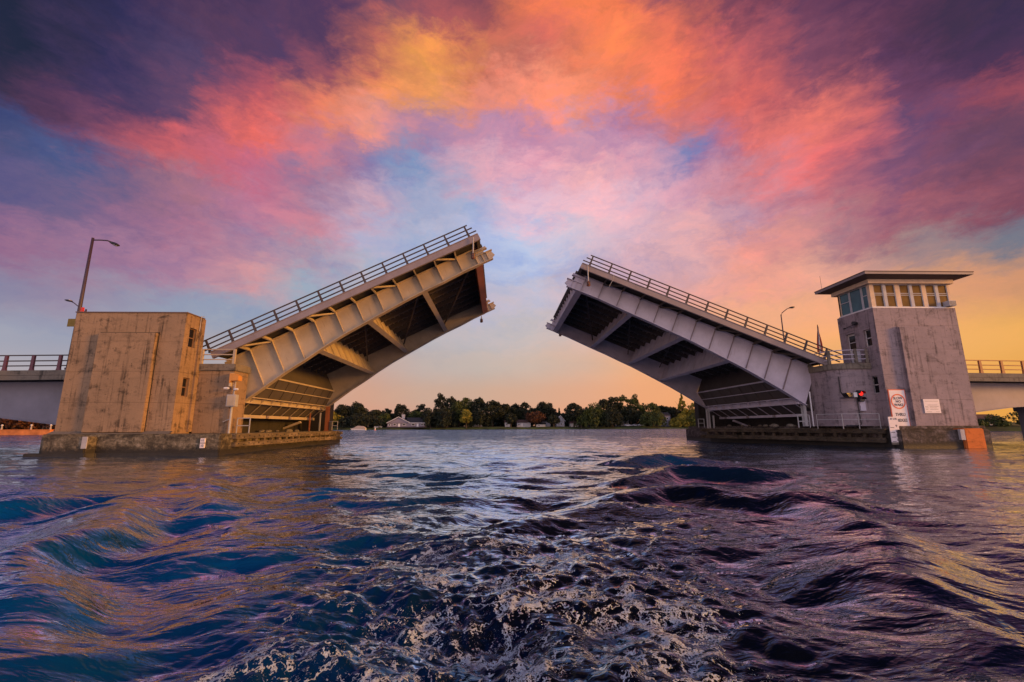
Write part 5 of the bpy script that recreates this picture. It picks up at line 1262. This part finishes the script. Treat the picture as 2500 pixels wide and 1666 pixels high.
def houses():
    t, rf = house('gabled_house', 'lilac grey waterside house with white trimmed gable and a long dark roof', -69.2, -55.6, 281, 291, 1.6, 4.0, 7.7, 'siding', 'roof_dark', 'y', openings=[('window', -68.4, -67.2, 2.2, 3.4), ('window', -65.6, -63.8, 2.5, 3.6), ('door', -62.6, -61.4, 1.7, 3.6), ('window', -60.0, -57.8, 2.5, 3.6)])
    MB().box(-55.6, -46.0, 281.2, 290, 1.0, 3.95).build('wing', 'siding', t)
    MB().add([(-56.5, 280.6, 3.95), (-45.5, 280.6, 3.95), (-45.5, 286, 7.4), (-58.5, 286, 7.4), (-45.5, 291.5, 3.95), (-56.5, 291.5, 3.95)], [(0,1,2,3), (3,2,4,5), (1,4,2), (0,5,4,1), (0,3,5)]).build('roof', 'roof_dark', t)
    MB().box(-56, -46, 280.5, 280.62, 3.85, 4.15).build('gutter', 'white_paint', t)
    for a, b, k in ((-54.4, -52.2, 'window'), (-51.2, -50.0, 'door'), (-48.6, -47.0, 'window')):
        w = MB().box(a, b, 281.12, 281.2, 2.4 if k == 'window' else 1.7, 3.6).build(k, 'white_paint', t)
        if k == 'window': MB().box(a+0.2, b-0.2, 281.06, 281.12, 2.55, 3.45).build('pane', 'glass_dark', w)
    MB().box(-61.4, -59.6, 285, 286.4, 6.6, 9.3).build('cupola', 'siding_white', t)
    MB().box(-69.5, -45.8, 280.0, 281.0, 0.9, 1.7).build('deck', 'roof_dark', t)
    house('bungalow', 'pale bungalow with a brown roof left of the reddish tree', 11.6, 20.3, 288, 296, 1.6, 4.1, 5.9, 'siding_white', 'roof_brown', 'x', openings=[('window', 12.3, 13.4, 2.3, 3.4), ('door', 14.3, 15.3, 1.7, 3.7)])
    house('garage', 'white low garage right of the reddish tree', 24.0, 29.8, 288, 294, 1.5, 3.0, 4.0, 'white_paint', 'roof_dark', 'x', openings=[('window', 25, 26.2, 1.9, 2.8)])
    house('bungalow', 'small blue white house behind the small dark tree', 28.5, 33.5, 292, 300, 1.6, 4.6, 6.2, 'siding_white', 'roof_dark', 'x', openings=[('window', 29.4, 30.8, 2.6, 3.8)])
    house('gabled_house', 'white gabled house with a steep roof beside the narrow conifer', 37.2, 42.6, 291, 299, 1.6, 4.8, 8.6, 'siding_white', 'roof_dark', 'y', openings=[('window', 38.2, 39.3, 2.6, 3.8), ('window', 40.2, 41.3, 2.6, 3.8)])
    house('garage', 'low white garage behind the leaning tree on the lawn', 46.5, 51.6, 290, 296, 1.5, 3.6, 4.6, 'white_paint', 'roof_brown', 'x', openings=[('door', 47.5, 49, 1.6, 3.2)])
    house('white_house', 'bright white house seen between the willows above parked cars', 80.5, 87.5, 300, 308, 1.6, 5.8, 7.8, 'white_paint', 'roof_dark', 'y', openings=[('window', 82, 83.4, 3, 4.4)])
    house('two_storey_house', 'tall pale lilac two storey house with hipped roof at the right', 106.8, 113.2, 293, 303, 1.6, 8.6, 10.6, 'siding', 'roof_dark', 'x', openings=[('window', 107.6, 108.8, 5.8, 7.2), ('window', 110.6, 111.8, 5.8, 7.2), ('window', 108.6, 110.0, 2.6, 4.0)])
    house('bungalow', 'pale house partly hidden by willows left of the centre', 3.8, 8.0, 292, 299, 1.6, 4.4, 5.8, 'white_paint', 'roof_brown', 'x', openings=[('window', 4.6, 5.6, 2.4, 3.4)])
    house('white_house', 'white shed seen between dark willows in the left group', -17.0, -11.0, 291, 297, 1.5, 3.8, 5.0, 'white_paint', 'roof_dark', 'x')
    house('bungalow', 'pale bungalow with brown roof on the green bank under the right span', 128.5, 142, 122, 130, 1.6, 3.3, 4.6, 'siding_white', 'roof_brown', 'x', openings=[('window', 130.5, 131.6, 2.2, 3.0), ('window', 134, 135.4, 2.2, 3.0)])
houses()
def car(label, x, y, L, mat, z=1.5):
    t = thing('parked_car', label, 'car', (x, y, z), 'cars parked on the far shore')
    prof = [(-0.5, 0.35), (-0.5, 0.75), (-0.42, 0.92), (-0.30, 0.98), (-0.18, 1.42), (0.12, 1.45), (0.27, 1.0), (0.45, 0.85), (0.5, 0.6), (0.5, 0.35)]
    MB().prism_y([(x+a*L, z+b) for a, b in prof], y-0.85, y+0.85).build('body', mat, t, bevel=0.06)
    MB().prism_y([(x-0.26*L, z+1.0), (x-0.165*L, z+1.34), (x+0.10*L, z+1.36), (x+0.22*L, z+1.0)], y-0.87, y+0.87).build('window', 'glass_dark', t)
    for a in (-0.3, 0.31): MB().tube([(x+a*L, y-0.9, z+0.34), (x+a*L, y-0.66, z+0.34)], 0.34, 14).build('wheel', 'rubber', t)
car('white car parked below the bright white house between willows', 83.0, 288, 4.6, 'car_white')
car('silver car parked just right of the white one between willows', 87.8, 288, 4.4, 'car_silver')
car('white car parked further right, behind the olive willow edge', 92.3, 290, 4.5, 'car_white')
car('white car parked in front of the tall pale two storey house', 112.2, 288, 4.5, 'car_white')
def boat():
    t = thing('moored_boat', 'moored boat under a domed tan canvas cover at the far shore', 'boat', (-60.5, 240, 0))
    X, Y = -73.8, 240
    MB().add([(X-3.6, Y-1, 0.1), (X+3.4, Y-1, 0.1), (X+3.4, Y+1, 0.1), (X-3.6, Y+1, 0.1), (X-4.2, Y-1.2, 0.8), (X+3.6, Y-1.2, 0.7), (X+3.6, Y+1.2, 0.7), (X-4.2, Y+1.2, 0.8)], [(0,3,2,1),(0,1,5,4),(1,2,6,5),(2,3,7,6),(3,0,4,7)]).build('hull', 'white_paint', t)
    MB().prism_y([(X-4.2, 0.8), (X-2.6, 1.2), (X-1.4, 1.9), (X-0.6, 2.25), (X+1.5, 2.1), (X+3.0, 1.6), (X+3.6, 0.7)], Y-1.2, Y+1.2).build('cover', 'canvas', t, bevel=0.15)
boat()
def buoy():
    t = thing('channel_buoy', 'small orange and white buoy floating right of the covered boat', 'buoy', (-62.7, 230, 0))
    MB().tube([(-62.7, 230, -0.4), (-62.7, 230, 0.15), (-62.7, 230, 0.3)], [0.5, 0.5, 0.3], 12).build('float', 'sign_orange', t)
    MB().tube([(-62.7, 230, 0.3), (-62.7, 230, 1.3)], [0.28, 0.2], 12).build('body', 'white_paint', t)
buoy()
def fence():
    t = thing('picket_fence', 'low white picket fence left of the lilac gabled house', 'fence', (-75, 281, 1.0))
    m = MB()
    for z in (1.5, 1.9): m.bar((-77.2, 281, z), (-72.6, 281, z), 0.06, 0.1)
    m.build('rail', 'white_paint', t)
    m = MB()
    for i in range(18): m.box(-77.2+0.27*i-0.05, -77.2+0.27*i+0.05, 280.93, 280.97, 1.1, 2.1)
    m.build('pickets', 'white_paint', t)
fence()
print('objects', len(bpy.data.objects), 'verts', sum(len(m.vertices) for m in bpy.data.meshes))
